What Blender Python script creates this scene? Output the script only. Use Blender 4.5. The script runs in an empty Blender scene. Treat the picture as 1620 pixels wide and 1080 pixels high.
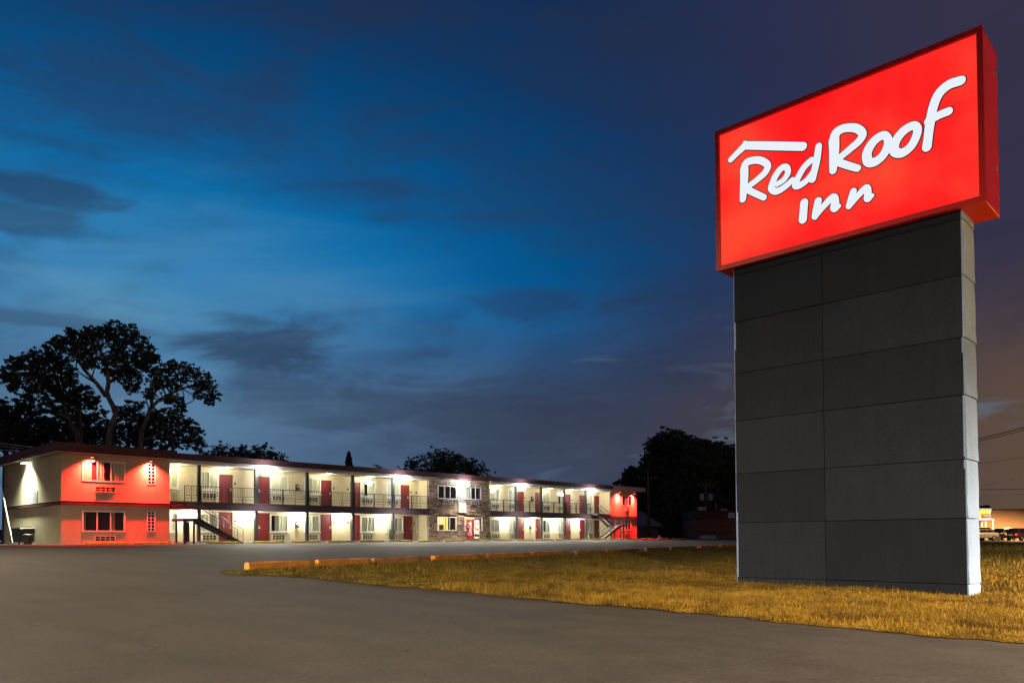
import bpy, bmesh, math, random
import numpy as np
from mathutils import Vector, Matrix

# ------------------------------------------------------------------ camera, world, light, exposure
SC = bpy.context.scene
COL = SC.collection
F_PX, YAW, PIT, ROL, SHY = 1242.5425, 0.76206, 0.02185, -0.00594, 284.703
_c, _s = math.cos(YAW), math.sin(YAW)
FW = np.array([_c*math.cos(PIT), _s*math.cos(PIT), math.sin(PIT)])
_R0 = np.array([_s, -_c, 0.0]); _U0 = np.cross(_R0, FW)
RT = _R0*math.cos(ROL) + _U0*math.sin(ROL)
UP = -_R0*math.sin(ROL) + _U0*math.cos(ROL)
cam_d = bpy.data.cameras.new('camera'); cam = bpy.data.objects.new('camera', cam_d); COL.objects.link(cam)
cam_d.sensor_width = 36; cam_d.sensor_fit = 'HORIZONTAL'
cam_d.lens = F_PX/1620*36; cam_d.shift_y = SHY/1620
cam_d.clip_start = 0.1; cam_d.clip_end = 6000
cam.matrix_world = Matrix(((RT[0], UP[0], -FW[0], 0), (RT[1], UP[1], -FW[1], 0), (RT[2], UP[2], -FW[2], 0), (0, 0, 0, 1)))
SC.camera = cam
SC.view_settings.view_transform = 'Standard'; SC.view_settings.look = 'None'
SC.view_settings.exposure = 0.0; SC.view_settings.gamma = 1.0; SC.view_settings.use_curve_mapping = False
SC.cycles.use_denoising = True
SC.cycles.max_bounces = 6; SC.cycles.diffuse_bounces = 3; SC.cycles.glossy_bounces = 3
SC.cycles.transparent_max_bounces = 12; SC.cycles.sample_clamp_indirect = 4.0
SC.cycles.caustics_reflective = False; SC.cycles.caustics_refractive = False

def lin(r, g, b):
    f = lambda u: (u/255)/12.92 if u/255 <= 0.04045 else ((u/255+0.055)/1.055)**2.4
    return (f(r), f(g), f(b), 1.0)

def ray(x, y): return FW + RT*(x-810)/F_PX - UP*(y-540-SHY)/F_PX
def at_y(x, y, Y): d = ray(x, y); return d*(Y/d[1])
def at_x(x, y, X): d = ray(x, y); return d*(X/d[0])
def at_d(x, y, D): return ray(x, y)*D
def gz(X, Y): return -1.17 + 0.0195*min(max(Y, -40), 52) + 0.001*min(max(X-12, -10), 63)

class NT:
    """small node helper"""
    def __init__(s, tree): s.t = tree; s.n = tree.nodes; s.l = tree.links
    def node(s, typ, **kw):
        n = s.n.new(typ)
        for k, v in kw.items(): setattr(n, k, v)
        return n
    def setin(s, sock, v):
        if isinstance(v, bpy.types.NodeSocket): s.l.new(v, sock)
        elif v is not None: sock.default_value = v
    def math(s, op, a, b=None, c=None, clamp=False):
        n = s.node('ShaderNodeMath', operation=op, use_clamp=clamp)
        s.setin(n.inputs[0], a); s.setin(n.inputs[1], b)
        if c is not None: s.setin(n.inputs[2], c)
        return n.outputs[0]
    def mix(s, f, a, b, mode='MIX'):
        n = s.node('ShaderNodeMix', data_type='RGBA', blend_type=mode)
        s.setin(n.inputs[0], f); s.setin(n.inputs[6], a); s.setin(n.inputs[7], b)
        return n.outputs[2]
    def ramp(s, f, stops, interp='LINEAR'):
        n = s.node('ShaderNodeValToRGB'); n.color_ramp.interpolation = interp
        e = n.color_ramp.elements
        while len(e) > 1: e.remove(e[-1])
        e[0].position, e[0].color = stops[0]
        for p, c in stops[1:]:
            q = e.new(p); q.color = c
        s.setin(n.inputs[0], f); return n.outputs[0]
    def smooth(s, v, a, b):
        n = s.node('ShaderNodeMapRange', interpolation_type='SMOOTHSTEP')
        s.setin(n.inputs[0], v); n.inputs[1].default_value = a; n.inputs[2].default_value = b
        n.inputs[3].default_value = 0; n.inputs[4].default_value = 1
        return n.outputs[0]
    def noise(s, vec, scale, detail=4, rough=0.55, dist=0.0, out=0):
        n = s.node('ShaderNodeTexNoise')
        s.setin(n.inputs['Vector'], vec); n.inputs['Scale'].default_value = scale
        n.inputs['Detail'].default_value = detail; n.inputs['Roughness'].default_value = rough
        n.inputs['Distortion'].default_value = dist
        return n.outputs[out]

# ---- sky: dusk, the last light low over the motel's left end, broken dark cloud, town glow at the horizon
world = bpy.data.worlds.new('World'); SC.world = world; world.use_nodes = True
def build_sky():
    N = NT(world.node_tree); bg = N.n['Background']
    tc = N.node('ShaderNodeTexCoord'); d = tc.outputs['Generated']
    sep = N.node('ShaderNodeSeparateXYZ'); N.l.new(d, sep.inputs[0])
    x, y, z = sep.outputs
    el = N.math('MULTIPLY', N.math('ARCSINE', z), 57.2958)                 # degrees above the horizon
    az = N.math('MULTIPLY', N.math('ARCTAN2', y, x), 57.2958)              # degrees from +X
    g = ray(170, 500); g = g/np.linalg.norm(g); gh = math.hypot(g[0], g[1])
    hl = N.math('SQRT', N.math('ADD', N.math('MULTIPLY', x, x), N.math('ADD', N.math('MULTIPLY', y, y), 1e-6)))
    ch = N.math('DIVIDE', N.math('ADD', N.math('MULTIPLY', x, g[0]/gh), N.math('MULTIPLY', y, g[1]/gh)), hl)
    aza = N.math('MULTIPLY', N.math('ARCCOSINE', N.math('MAXIMUM', N.math('MINIMUM', ch, 0.99999), -0.99999)), 57.2958)   # degrees round from the glow
    de = N.math('MULTIPLY', N.math('SUBTRACT', el, 14.35), 1.3); da = N.math('MULTIPLY', aza, 0.55)
    dist = N.math('SQRT', N.math('ADD', N.math('MULTIPLY', de, de), N.math('MULTIPLY', da, da)))
    base = N.ramp(N.math('DIVIDE', dist, 60.0), [(0.0, lin(82, 148, 190)), (2/60, lin(66, 136, 182)), (4.5/60, lin(52, 128, 180)), (11.5/60, lin(8, 107, 166)), (15/60, lin(4, 92, 150)),
                (21/60, lin(5, 70, 120)), (26/60, lin(14, 54, 98)), (32/60, lin(18, 45, 84)), (45/60, lin(26, 42, 74)), (1.0, lin(28, 36, 62))])
    base = N.mix(N.smooth(aza, 30.0, 62.0), base, lin(54, 50, 72))
    # the physical sky for the same low sun
    sk = N.node('ShaderNodeTexSky', sky_type='NISHITA'); sk.sun_disc = False
    sk.sun_elevation = math.radians(-4.0); sk.sun_rotation = math.atan2(g[0], g[1]); sk.ozone_density = 6.0
    base = N.mix(0.02, base, sk.outputs[0], 'ADD')
    # horizon haze band
    hz = N.ramp(N.math('DIVIDE', aza, 180.0), [(0.0, lin(92, 122, 152)), (12/180, lin(80, 106, 136)), (31/180, lin(66, 77, 99)),
                (39/180, lin(62, 62, 76)), (50/180, lin(76, 66, 68)), (60/180, lin(95, 76, 63)), (0.6, lin(84, 68, 62)), (1.0, lin(70, 66, 76))])
    bandw = N.math('ADD', el, N.math('MULTIPLY', N.math('SUBTRACT', N.noise(d, 3.0, 3), 0.5), 6.0))
    hf = N.math('SUBTRACT', 1.0, N.smooth(bandw, 7.0, 19.0))
    base = N.mix(N.math('MULTIPLY', hf, 0.95), base, hz)
    # clouds, laid out over azimuth and elevation (streaked sideways)
    cmb = N.node('ShaderNodeCombineXYZ')
    N.setin(cmb.inputs[0], N.math('MULTIPLY', az, 0.045)); N.setin(cmb.inputs[1], N.math('MULTIPLY', el, 0.15)); cmb.inputs[2].default_value = 3.3
    n1 = N.noise(cmb.outputs[0], 1.9, 9, 0.62, 1.1)
    cmb2 = N.node('ShaderNodeCombineXYZ')
    N.setin(cmb2.inputs[0], N.math('ADD', N.math('MULTIPLY', az, 0.06), N.math('MULTIPLY', el, 0.05)))
    N.setin(cmb2.inputs[1], N.math('MULTIPLY', el, 0.11)); cmb2.inputs[2].default_value = 9.1
    n2 = N.noise(cmb2.outputs[0], 0.9, 5, 0.55, 0.5)
    wisps = N.math('MULTIPLY', N.smooth(N.math('ADD', N.math('MULTIPLY', n2, 0.7), N.math('MULTIPLY', n1, 0.3)), 0.46, 0.68), 0.62)
    fac = wisps
    def bank(px, py, sx, sy, amt, lo, hi):
        c = ray(px, py); c = c/np.linalg.norm(c)
        a0 = math.degrees(math.atan2(c[1], c[0])); e0 = math.degrees(math.asin(c[2]))
        u = N.math('POWER', N.math('DIVIDE', N.math('SUBTRACT', az, a0), sx), 2.0)
        v = N.math('POWER', N.math('DIVIDE', N.math('SUBTRACT', el, e0), sy), 2.0)
        m = N.math('POWER', 2.718, N.math('MULTIPLY', N.math('ADD', u, v), -1.0))
        edge = N.math('ADD', n1, N.math('MULTIPLY', m, 0.42))
        return N.math('MULTIPLY', N.math('MULTIPLY', N.smooth(edge, 0.58, 0.86), amt), N.smooth(m, 0.02, 0.25))
    for b in [(395, 550, 5.5, 2.6, .9, .30, .85), (410, 615, 3.5, 2.4, .7, .3, .9), (60, 300, 6.0, 1.0, .75, .2, .8), (50, 352, 7.0, 1.1, .7, .25, .8),
              (190, 150, 9.0, 3.2, .55, .1, .8), (60, 505, 9.0, .7, .6, .2, .7), (835, 480, 5.5, 1.4, .5, .2, .8), (560, 640, 10.0, 2.4, .7, .2, .8),
              (760, 650, 12.0, 2.6, .6, .15, .8), (950, 600, 9.0, 2.2, .4, .15, .8), (870, 300, 12.0, 4.0, .3, .1, .8), (480, 280, 9.0, 2.0, .25, .1, .8),
              (1000, 120, 12.0, 4.0, .3, .1, .8)]:
        fac = N.math('MAXIMUM', fac, bank(*b))
    cc = N.mix(0.45, N.mix(1.0, base, (0.42, 0.42, 0.46, 1), 'MULTIPLY'), lin(56, 60, 80))
    col = N.mix(fac, base, cc)
    # pale streaks in the afterglow
    cm3 = N.node('ShaderNodeCombineXYZ'); N.setin(cm3.inputs[0], N.math('MULTIPLY', az, 0.05)); N.setin(cm3.inputs[1], N.math('ADD', N.math('MULTIPLY', el, 0.30), N.math('MULTIPLY', az, 0.03))); cm3.inputs[2].default_value = 1.7
    n3 = N.noise(cm3.outputs[0], 0.9, 7, 0.52, 0.8)
    gl = N.math('SUBTRACT', 1.0, N.smooth(dist, 4.0, 17.0))
    col = N.mix(N.math('MULTIPLY', N.math('MULTIPLY', N.smooth(n3, 0.40, 0.75), gl), 0.30), col, lin(110, 162, 194))
    col = N.mix(N.math('MULTIPLY', N.smooth(N.math('SUBTRACT', 1.0, n3), 0.52, 0.72), N.math('MULTIPLY', N.smooth(dist, 2.0, 14.0), 0.55)), col, cc)
    # thin bright rifts low down
    rift = N.math('MULTIPLY', N.math('MULTIPLY', N.smooth(n1, 0.55, 0.75), hf), 0.35)
    col = N.mix(rift, col, lin(104, 132, 156))
    N.l.new(col, bg.inputs[0]); bg.inputs[1].default_value = 1.0
build_sky()

# ------------------------------------------------------------------ materials
MATS = {}
def mat(name, col, rough=0.7, var=0.12, scale=3.0, bump=0.0, bscale=40.0, metal=0.0, spec=0.3, emit=None, estr=0.0, obj=True, dirt=0.0):
    m = bpy.data.materials.new(name); m.use_nodes = True; MATS[name] = m
    N = NT(m.node_tree); b = N.n['Principled BSDF']
    tc = N.node('ShaderNodeTexCoord'); v = tc.outputs['Object']
    n = N.noise(v, scale, 5, 0.6)
    c = col if len(col) == 4 else (*col, 1)
    lo = tuple(max(0, q*(1-var)) for q in c[:3])+(1,); hi = tuple(min(1, q*(1+var)) for q in c[:3])+(1,)
    o = N.ramp(n, [(0.3, lo), (0.7, hi)])
    if dirt:
        d2 = N.noise(v, scale*0.37, 6, 0.7, 1.0)
        o = N.mix(N.math('MULTIPLY', N.smooth(d2, 0.5, 0.75), dirt), o, (0.06, 0.05, 0.04, 1))
    N.l.new(o, b.inputs['Base Color'])
    r = N.node('ShaderNodeMapRange'); N.l.new(n, r.inputs[0]); r.inputs[3].default_value = max(0, rough-0.12); r.inputs[4].default_value = min(1, rough+0.1)
    N.l.new(r.outputs[0], b.inputs['Roughness'])
    b.inputs['Metallic'].default_value = metal; b.inputs['Specular IOR Level'].default_value = spec
    if bump:
        bn = N.node('ShaderNodeBump'); bn.inputs['Strength'].default_value = bump; bn.inputs['Distance'].default_value = 0.02
        N.l.new(N.noise(v, bscale, 6, 0.65), bn.inputs['Height']); N.l.new(bn.outputs[0], b.inputs['Normal'])
    if emit:
        b.inputs['Emission Color'].default_value = emit; b.inputs['Emission Strength'].default_value = estr
    return m

def brick_mat(name, c1, c2, mortar, bw, bh, vertical_axis=True, bump=0.35):
    m = bpy.data.materials.new(name); m.use_nodes = True; MATS[name] = m
    N = NT(m.node_tree); b = N.n['Principled BSDF']
    tc = N.node('ShaderNodeTexCoord'); sp = N.node('ShaderNodeSeparateXYZ'); N.l.new(tc.outputs['Object'], sp.inputs[0])
    cb = N.node('ShaderNodeCombineXYZ'); N.setin(cb.inputs[0], N.math('ADD', sp.outputs[0], sp.outputs[1])); N.setin(cb.inputs[1], sp.outputs[2])
    br = N.node('ShaderNodeTexBrick'); N.l.new(cb.outputs[0], br.inputs['Vector'])
    br.inputs['Color1'].default_value = (*c1, 1); br.inputs['Color2'].default_value = (*c2, 1); br.inputs['Mortar'].default_value = (*mortar, 1)
    br.inputs['Scale'].default_value = 1.0; br.inputs['Mortar Size'].default_value = 0.008
    br.inputs['Brick Width'].default_value = bw; br.inputs['Row Height'].default_value = bh
    n = N.noise(tc.outputs['Object'], 2.0, 5)
    o = N.mix(0.25, br.outputs['Color'], N.ramp(n, [(0.3, (0.6, 0.6, 0.6, 1)), (0.7, (1, 1, 1, 1))]), 'MULTIPLY')
    N.l.new(o, b.inputs['Base Color']); b.inputs['Roughness'].default_value = 0.8; b.inputs['Specular IOR Level'].default_value = 0.2
    bn = N.node('ShaderNodeBump'); bn.inputs['Strength'].default_value = bump; bn.inputs['Distance'].default_value = 0.01; bn.invert = True
    N.l.new(br.outputs['Fac'], bn.inputs['Height']); N.l.new(bn.outputs[0], b.inputs['Normal'])
    return m

def emat(name, col, s):
    m = bpy.data.materials.new(name); m.use_nodes = True; MATS[name] = m
    N = NT(m.node_tree); N.n.remove(N.n['Principled BSDF'])
    e = N.node('ShaderNodeEmission'); e.inputs[0].default_value = (*col[:3], 1); e.inputs[1].default_value = s
    N.l.new(e.outputs[0], N.n['Material Output'].inputs[0]); return m

def glass_mat(name, tint=(0.8, 0.85, 0.9), refl=0.10):
    m = bpy.data.materials.new(name); m.use_nodes = True; MATS[name] = m
    N = NT(m.node_tree); N.n.remove(N.n['Principled BSDF'])
    t = N.node('ShaderNodeBsdfTransparent'); t.inputs[0].default_value = (*tint, 1)
    g = N.node('ShaderNodeBsdfGlossy'); g.inputs[0].default_value = (1, 1, 1, 1); g.inputs[1].default_value = 0.03
    fr = N.node('ShaderNodeFresnel'); fr.inputs[0].default_value = 1.5
    mx = N.node('ShaderNodeMixShader'); N.setin(mx.inputs[0], N.math('ADD', N.math('MULTIPLY', fr.outputs[0], 0.30), refl*0.3, clamp=True))
    N.l.new(t.outputs[0], mx.inputs[1]); N.l.new(g.outputs[0], mx.inputs[2])
    N.l.new(mx.outputs[0], N.n['Material Output'].inputs[0]); return m

def asphalt_mat():
    m = bpy.data.materials.new('asphalt'); m.use_nodes = True; MATS['asphalt'] = m
    N = NT(m.node_tree); b = N.n['Principled BSDF']
    v = N.node('ShaderNodeTexCoord').outputs['Object']
    big = N.noise(v, 0.18, 5, 0.6, 0.6); mid = N.noise(v, 1.7, 5, 0.6); fine = N.noise(v, 30.0, 4, 0.75)
    mp = N.node('ShaderNodeMapping'); N.l.new(v, mp.inputs[0]); mp.inputs['Scale'].default_value = (1.6, 0.12, 1)
    trk = N.noise(mp.outputs[0], 0.9, 4, 0.55)
    o = N.ramp(big, [(0.25, (0.046, 0.043, 0.039, 1)), (0.75, (0.068, 0.063, 0.057, 1))])
    o = N.mix(0.5, o, N.ramp(mid, [(0.3, (0.60, 0.60, 0.60, 1)), (0.7, (1.25, 1.25, 1.25, 1))]), 'MULTIPLY')
    o = N.mix(0.75, o, N.ramp(trk, [(0.3, (0.80, 0.80, 0.80, 1)), (0.7, (1.10, 1.10, 1.10, 1))]), 'MULTIPLY')
    o = N.mix(0.9, o, N.ramp(fine, [(0.3, (0.60, 0.60, 0.60, 1)), (0.55, (1.0, 1.0, 1.0, 1)), (0.76, (1.7, 1.65, 1.58, 1))]), 'MULTIPLY')
    st = N.noise(v, 0.55, 6, 0.7, 1.5)
    o = N.mix(N.math('MULTIPLY', N.smooth(st, 0.60, 0.72), 0.45), o, (0.03, 0.027, 0.025, 1))
    # hairline cracks
    vo = N.node('ShaderNodeTexVoronoi', feature='DISTANCE_TO_EDGE'); vo.inputs['Scale'].default_value = 0.22
    wv = N.node('ShaderNodeVectorMath', operation='ADD'); N.l.new(v, wv.inputs[0])
    nn = N.noise(v, 1.2, 5, 0.65, 0, 1); ws = N.node('ShaderNodeVectorMath', operation='SCALE'); N.l.new(nn, ws.inputs[0]); ws.inputs['Scale'].default_value = 1.1
    N.l.new(ws.outputs[0], wv.inputs[1]); N.l.new(wv.outputs[0], vo.inputs['Vector'])
    ck = N.math('SUBTRACT', 1.0, N.smooth(vo.outputs['Distance'], 0.0, 0.009))
    ck = N.math('MULTIPLY', ck, N.smooth(mid, 0.45, 0.6))
    o = N.mix(N.math('MULTIPLY', ck, 0.75), o, (0.022, 0.02, 0.018, 1))
    N.l.new(o, b.inputs['Base Color'])
    rr = N.node('ShaderNodeMapRange'); N.l.new(mid, rr.inputs[0]); rr.inputs[3].default_value = 0.72; rr.inputs[4].default_value = 0.95
    N.l.new(rr.outputs[0], b.inputs['Roughness']); b.inputs['Specular IOR Level'].default_value = 0.25
    bn = N.node('ShaderNodeBump'); bn.inputs['Strength'].default_value = 0.55; bn.inputs['Distance'].default_value = 0.012
    N.l.new(N.math('ADD', fine, N.math('MULTIPLY', N.noise(v, 14.0, 3), 0.7)), bn.inputs['Height']); N.l.new(bn.outputs[0], b.inputs['Normal'])
    return m
asphalt_mat()

def grass_color(N, v, attr=None):
    a = N.noise(v, 0.33, 5, 0.62, 0.8); b_ = N.noise(v, 1.9, 5, 0.6)
    dry = N.ramp(b_, [(0.25, (0.15, 0.082, 0.010, 1)), (0.5, (0.32, 0.186, 0.020, 1)), (0.75, (0.47, 0.30, 0.045, 1))])
    grn = N.ramp(b_, [(0.25, (0.050, 0.046, 0.008, 1)), (0.75, (0.150, 0.130, 0.024, 1))])
    sp = N.node('ShaderNodeSeparateXYZ'); N.l.new(v, sp.inputs[0])
    # greener further from the driveway edge, dry along it
    far = N.smooth(N.math('ADD', N.math('MULTIPLY', sp.outputs[0], 0.3), N.math('MULTIPLY', sp.outputs[1], 0.9)), 6.0, 22.0)
    f = N.math('ADD', N.math('MULTIPLY', far, 0.72), N.math('MULTIPLY', N.math('SUBTRACT', a, 0.5), 1.3))
    if attr is not None: f = N.math('ADD', f, N.math('MULTIPLY', N.math('SUBTRACT', attr, 0.5), 0.7))
    c = N.mix(N.math('ADD', f, 0.22, clamp=True), dry, grn)
    pt = N.noise(v, 0.85, 6, 0.65, 1.2); thin = N.math('MULTIPLY', N.smooth(pt, 0.48, 0.66), 0.85)
    return N.mix(thin, c, (0.070, 0.040, 0.012, 1))

def lawn_mats():
    m = bpy.data.materials.new('lawn_soil'); m.use_nodes = True; MATS['lawn_soil'] = m
    N = NT(m.node_tree); b = N.n['Principled BSDF']; v = N.node('ShaderNodeTexCoord').outputs['Object']
    c = grass_color(N, v); k = N.noise(v, 26.0, 5, 0.7)
    c = N.mix(0.85, c, N.ramp(k, [(0.25, (0.35, 0.33, 0.3, 1)), (0.7, (1.0, 1.0, 1.0, 1))]), 'MULTIPLY')
    N.l.new(c, b.inputs['Base Color']); b.inputs['Roughness'].default_value = 0.95; b.inputs['Specular IOR Level'].default_value = 0.1
    bn = N.node('ShaderNodeBump'); bn.inputs['Strength'].default_value = 0.9; bn.inputs['Distance'].default_value = 0.06
    N.l.new(N.noise(v, 13.0, 6, 0.7), bn.inputs['Height']); N.l.new(bn.outputs[0], b.inputs['Normal'])
    m = bpy.data.materials.new('grass_blade'); m.use_nodes = True; MATS['grass_blade'] = m
    N = NT(m.node_tree); b = N.n['Principled BSDF']; v = N.node('ShaderNodeTexCoord').outputs['Object']
    at = N.node('ShaderNodeAttribute'); at.attribute_name = 'tint'
    c = grass_color(N, v, at.outputs['Fac'])
    N.l.new(c, b.inputs['Base Color']); b.inputs['Roughness'].default_value = 0.8; b.inputs['Specular IOR Level'].default_value = 0.15
    N.l.new(N.mix(1.0, c, (0.35, 0.35, 0.3, 1), 'MULTIPLY'), b.inputs['Subsurface Radius']) if False else None
lawn_mats()

mat('terrain', (0.05, 0.05, 0.025), 0.95, 0.35, 0.2, 0.6, 5.0)
def panel_mat(name, col, rough, streak):
    m = bpy.data.materials.new(name); m.use_nodes = True; MATS[name] = m
    N = NT(m.node_tree); b = N.n['Principled BSDF']; v = N.node('ShaderNodeTexCoord').outputs['Object']
    rnd = N.node('ShaderNodeObjectInfo').outputs['Random']
    mp = N.node('ShaderNodeMapping'); N.l.new(v, mp.inputs[0]); mp.inputs['Scale'].default_value = (9, 9, 0.7)
    st = N.noise(mp.outputs[0], 1.0, 5, 0.6); bl = N.noise(v, 0.9, 5, 0.6, 0.5); gr = N.noise(v, 52.0, 3, 0.75)
    k = N.math('ADD', 0.78, N.math('MULTIPLY', rnd, 0.42))
    k = N.math('MULTIPLY', k, N.math('ADD', 1-streak/2, N.math('MULTIPLY', st, streak)))
    k = N.math('MULTIPLY', k, N.math('ADD', 0.78, N.math('MULTIPLY', bl, 0.44)))
    k = N.math('MULTIPLY', k, N.math('ADD', 0.20, N.math('MULTIPLY', gr, 1.6)))
    cb = N.node('ShaderNodeVectorMath', operation='SCALE'); cb.inputs[0].default_value = col; N.l.new(k, cb.inputs['Scale']); N.l.new(cb.outputs[0], b.inputs['Base Color'])
    b.inputs['Roughness'].default_value = rough; b.inputs['Specular IOR Level'].default_value = 0.10
    bn = N.node('ShaderNodeBump'); bn.inputs['Strength'].default_value = 0.25; bn.inputs['Distance'].default_value = 0.01
    N.l.new(N.math('ADD', gr, N.math('MULTIPLY', bl, 3.0)), bn.inputs['Height']); N.l.new(bn.outputs[0], b.inputs['Normal'])
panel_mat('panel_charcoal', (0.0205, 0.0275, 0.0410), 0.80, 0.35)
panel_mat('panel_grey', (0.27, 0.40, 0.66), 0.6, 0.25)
mat('joint_black', (0.008, 0.008, 0.008), 0.8, 0.1)
mat('sign_red_paint', (0.55, 0.012, 0.010), 0.42, 0.08, 4.0, 0.03, 90.0, spec=0.4)
mat('letter_edge', (0.02, 0.006, 0.01), 0.5, 0.1)
mat('rivet', (0.6, 0.6, 0.6), 0.35, 0.1, metal=0.8)
mat('concrete', (0.34, 0.32, 0.29), 0.9, 0.2, 3.0, 0.4, 40.0, dirt=0.35)
mat('kerb_orange', (0.86, 0.335, 0.060), 0.85, 0.30, 4.0, 0.4, 30.0, dirt=0.5)
mat('kerb_faded', (0.62, 0.27, 0.09), 0.9, 0.35, 5.0, 0.5, 30.0, dirt=0.4)
mat('stop_yellow', (0.50, 0.37, 0.08), 0.85, 0.3, 4.0, 0.3, 30.0, dirt=0.5)
mat('stop_white', (0.62, 0.60, 0.55), 0.85, 0.2, 4.0, 0.3, 30.0, dirt=0.3)
mat('sidewalk', (0.72, 0.70, 0.64), 0.9, 0.15, 2.0, 0.3, 30.0, dirt=0.25)
brick_mat('wall_cream', (0.66, 0.58, 0.38), (0.61, 0.53, 0.345), (0.46, 0.40, 0.26), 0.40, 0.10)
mat('wall_beige', (0.42, 0.365, 0.255), 0.85, 0.10, 1.2, 0.35, 30.0, dirt=0.06)
mat('trim_white', (0.74, 0.73, 0.70), 0.6, 0.08, 4.0)
mat('gutter_grey', (0.50, 0.49, 0.50), 0.5, 0.12, 2.0, metal=0.0)
mat('soffit_cream', (0.66, 0.62, 0.50), 0.8, 0.08, 3.0)
mat('fascia_maroon', (0.085, 0.034, 0.036), 0.6, 0.2, 1.0, 0.15, 20.0)
mat('steel_dark', (0.030, 0.034, 0.042), 0.5, 0.15, 4.0, spec=0.4)
mat('balcony_dark', (0.058, 0.040, 0.056), 0.55, 0.18, 1.5, 0.1, 20.0)
mat('door_red', (0.135, 0.013, 0.015), 0.5, 0.10, 3.0, spec=0.35)
mat('door_frame', (0.10, 0.035, 0.035), 0.6, 0.1)
mat('chrome', (0.6, 0.58, 0.52), 0.3, 0.05, metal=0.9)
mat('curtain', (0.74, 0.72, 0.50), 0.9, 0.10, 6.0)
mat('curtain_tan', (0.50, 0.34, 0.20), 0.9, 0.12, 6.0)
mat('room_dark', (0.05, 0.045, 0.04), 0.9, 0.1)  # near-black base carries the darkness of unlit rooms
mat('ac_case', (0.60, 0.56, 0.43), 0.7, 0.08)
mat('ac_grille', (0.05, 0.055, 0.06), 0.6, 0.15)
mat('stone', (0.30, 0.215, 0.155), 0.9, 0.45, 2.2, 0.6, 25.0)
mat('stone_pale', (0.44, 0.36, 0.27), 0.9, 0.25, 2.2, 0.5, 25.0)
mat('stone_dark', (0.15, 0.115, 0.105), 0.9, 0.35, 2.2, 0.6, 25.0)
mat('plaster_grey', (0.42, 0.41, 0.36), 0.85, 0.08, 2.0, 0.15, 30.0)
mat('plate_white', (0.70, 0.72, 0.70), 0.5, 0.05)
mat('plate_ink', (0.10, 0.12, 0.17), 0.6, 0.05)
mat('lamp_metal', (0.20, 0.20, 0.21), 0.45, 0.1, metal=0.5)
mat('bark', (0.24, 0.205, 0.16), 0.9, 0.35, 3.0, 0.7, 14.0)
mat('wood_pole', (0.15, 0.115, 0.085), 0.9, 0.3, 2.0, 0.5, 14.0)
mat('leaf_dark', (0.070, 0.100, 0.058), 0.8, 0.35, 0.7)
mat('leaf_mid', (0.11, 0.14, 0.075), 0.8, 0.35, 0.7)
mat('leaf_plant', (0.08, 0.12, 0.03), 0.7, 0.3, 5.0)
mat('wire', (0.10, 0.10, 0.10), 0.6, 0.1)
mat('wire_pale', (0.55, 0.53, 0.5), 0.6, 0.1)
mat('bin_plastic', (0.045, 0.042, 0.045), 0.5, 0.15, 3.0)
mat('vend_red', (0.40, 0.03, 0.035), 0.4, 0.08)
mat('vend_dark', (0.05, 0.015, 0.02), 0.5, 0.1)
mat('pot_black', (0.02, 0.02, 0.022), 0.6, 0.1)
mat('rock', (0.36, 0.31, 0.24), 0.9, 0.3, 5.0, 0.5, 20.0)
brick_mat('brick_brown', (0.30, 0.125, 0.080), (0.22, 0.090, 0.060), (0.17, 0.13, 0.10), 0.42, 0.16)
mat('parapet_brown', (0.10, 0.045, 0.035), 0.8, 0.2)
mat('house_wall', (0.22, 0.20, 0.19), 0.9, 0.15)
mat('house_roof', (0.20, 0.19, 0.20), 0.9, 0.25, 2.0, 0.5, 8.0)
mat('house_trim', (0.30, 0.28, 0.26), 0.8, 0.1)
mat('store_wall', (0.34, 0.23, 0.15), 0.85, 0.12, 0.8, 0.2, 10.0)
mat('store_front', (0.42, 0.25, 0.05), 0.8, 0.12)
mat('store_cap', (0.12, 0.09, 0.07), 0.8, 0.1)
mat('paint_black', (0.02, 0.019, 0.019), 0.25, 0.05, spec=0.6)
mat('paint_silver', (0.42, 0.41, 0.40), 0.3, 0.05, metal=0.4)
mat('paint_maroon', (0.10, 0.02, 0.02), 0.25, 0.05, spec=0.6)
mat('paint_blue', (0.03, 0.05, 0.10), 0.25, 0.05, spec=0.6)
mat('car_glass', (0.012, 0.013, 0.015), 0.08, 0.0, spec=0.8)
mat('rubber', (0.012, 0.012, 0.012), 0.85, 0.1)
mat('alloy', (0.45, 0.45, 0.45), 0.35, 0.05, metal=0.7)
mat('tail_red', (0.35, 0.01, 0.01), 0.3, 0.05)
mat('head_clear', (0.7, 0.7, 0.68), 0.15, 0.05, spec=0.7)
glass_mat('glass', (0.94, 0.96, 0.96), 0.05)
glass_mat('glass_block', (0.45, 0.47, 0.5), 0.5)
emat('lamp_white', (1.0, 0.97, 0.90), 45.0)
emat('lamp_cool', (0.95, 0.98, 1.0), 70.0)
emat('lamp_red', (1.0, 0.10, 0.05), 14.0)
emat('lamp_sodium', (1.0, 0.62, 0.28), 30.0)
emat('lobby_wall_glow', (1.0, 0.50, 0.14), 2.6)
emat('lobby_panel_glow', (1.0, 0.82, 0.45), 3.0)
emat('sign_white', (0.86, 0.92, 1.0), 0.95)
emat('store_tube', (0.95, 0.97, 1.0), 1.1)
emat('store_sign_red', (0.85, 0.06, 0.04), 1.0)
emat('store_sign_white', (1.0, 0.8, 0.75), 1.0)
emat('tail_lit', (1.0, 0.10, 0.03), 1.6)

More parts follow.
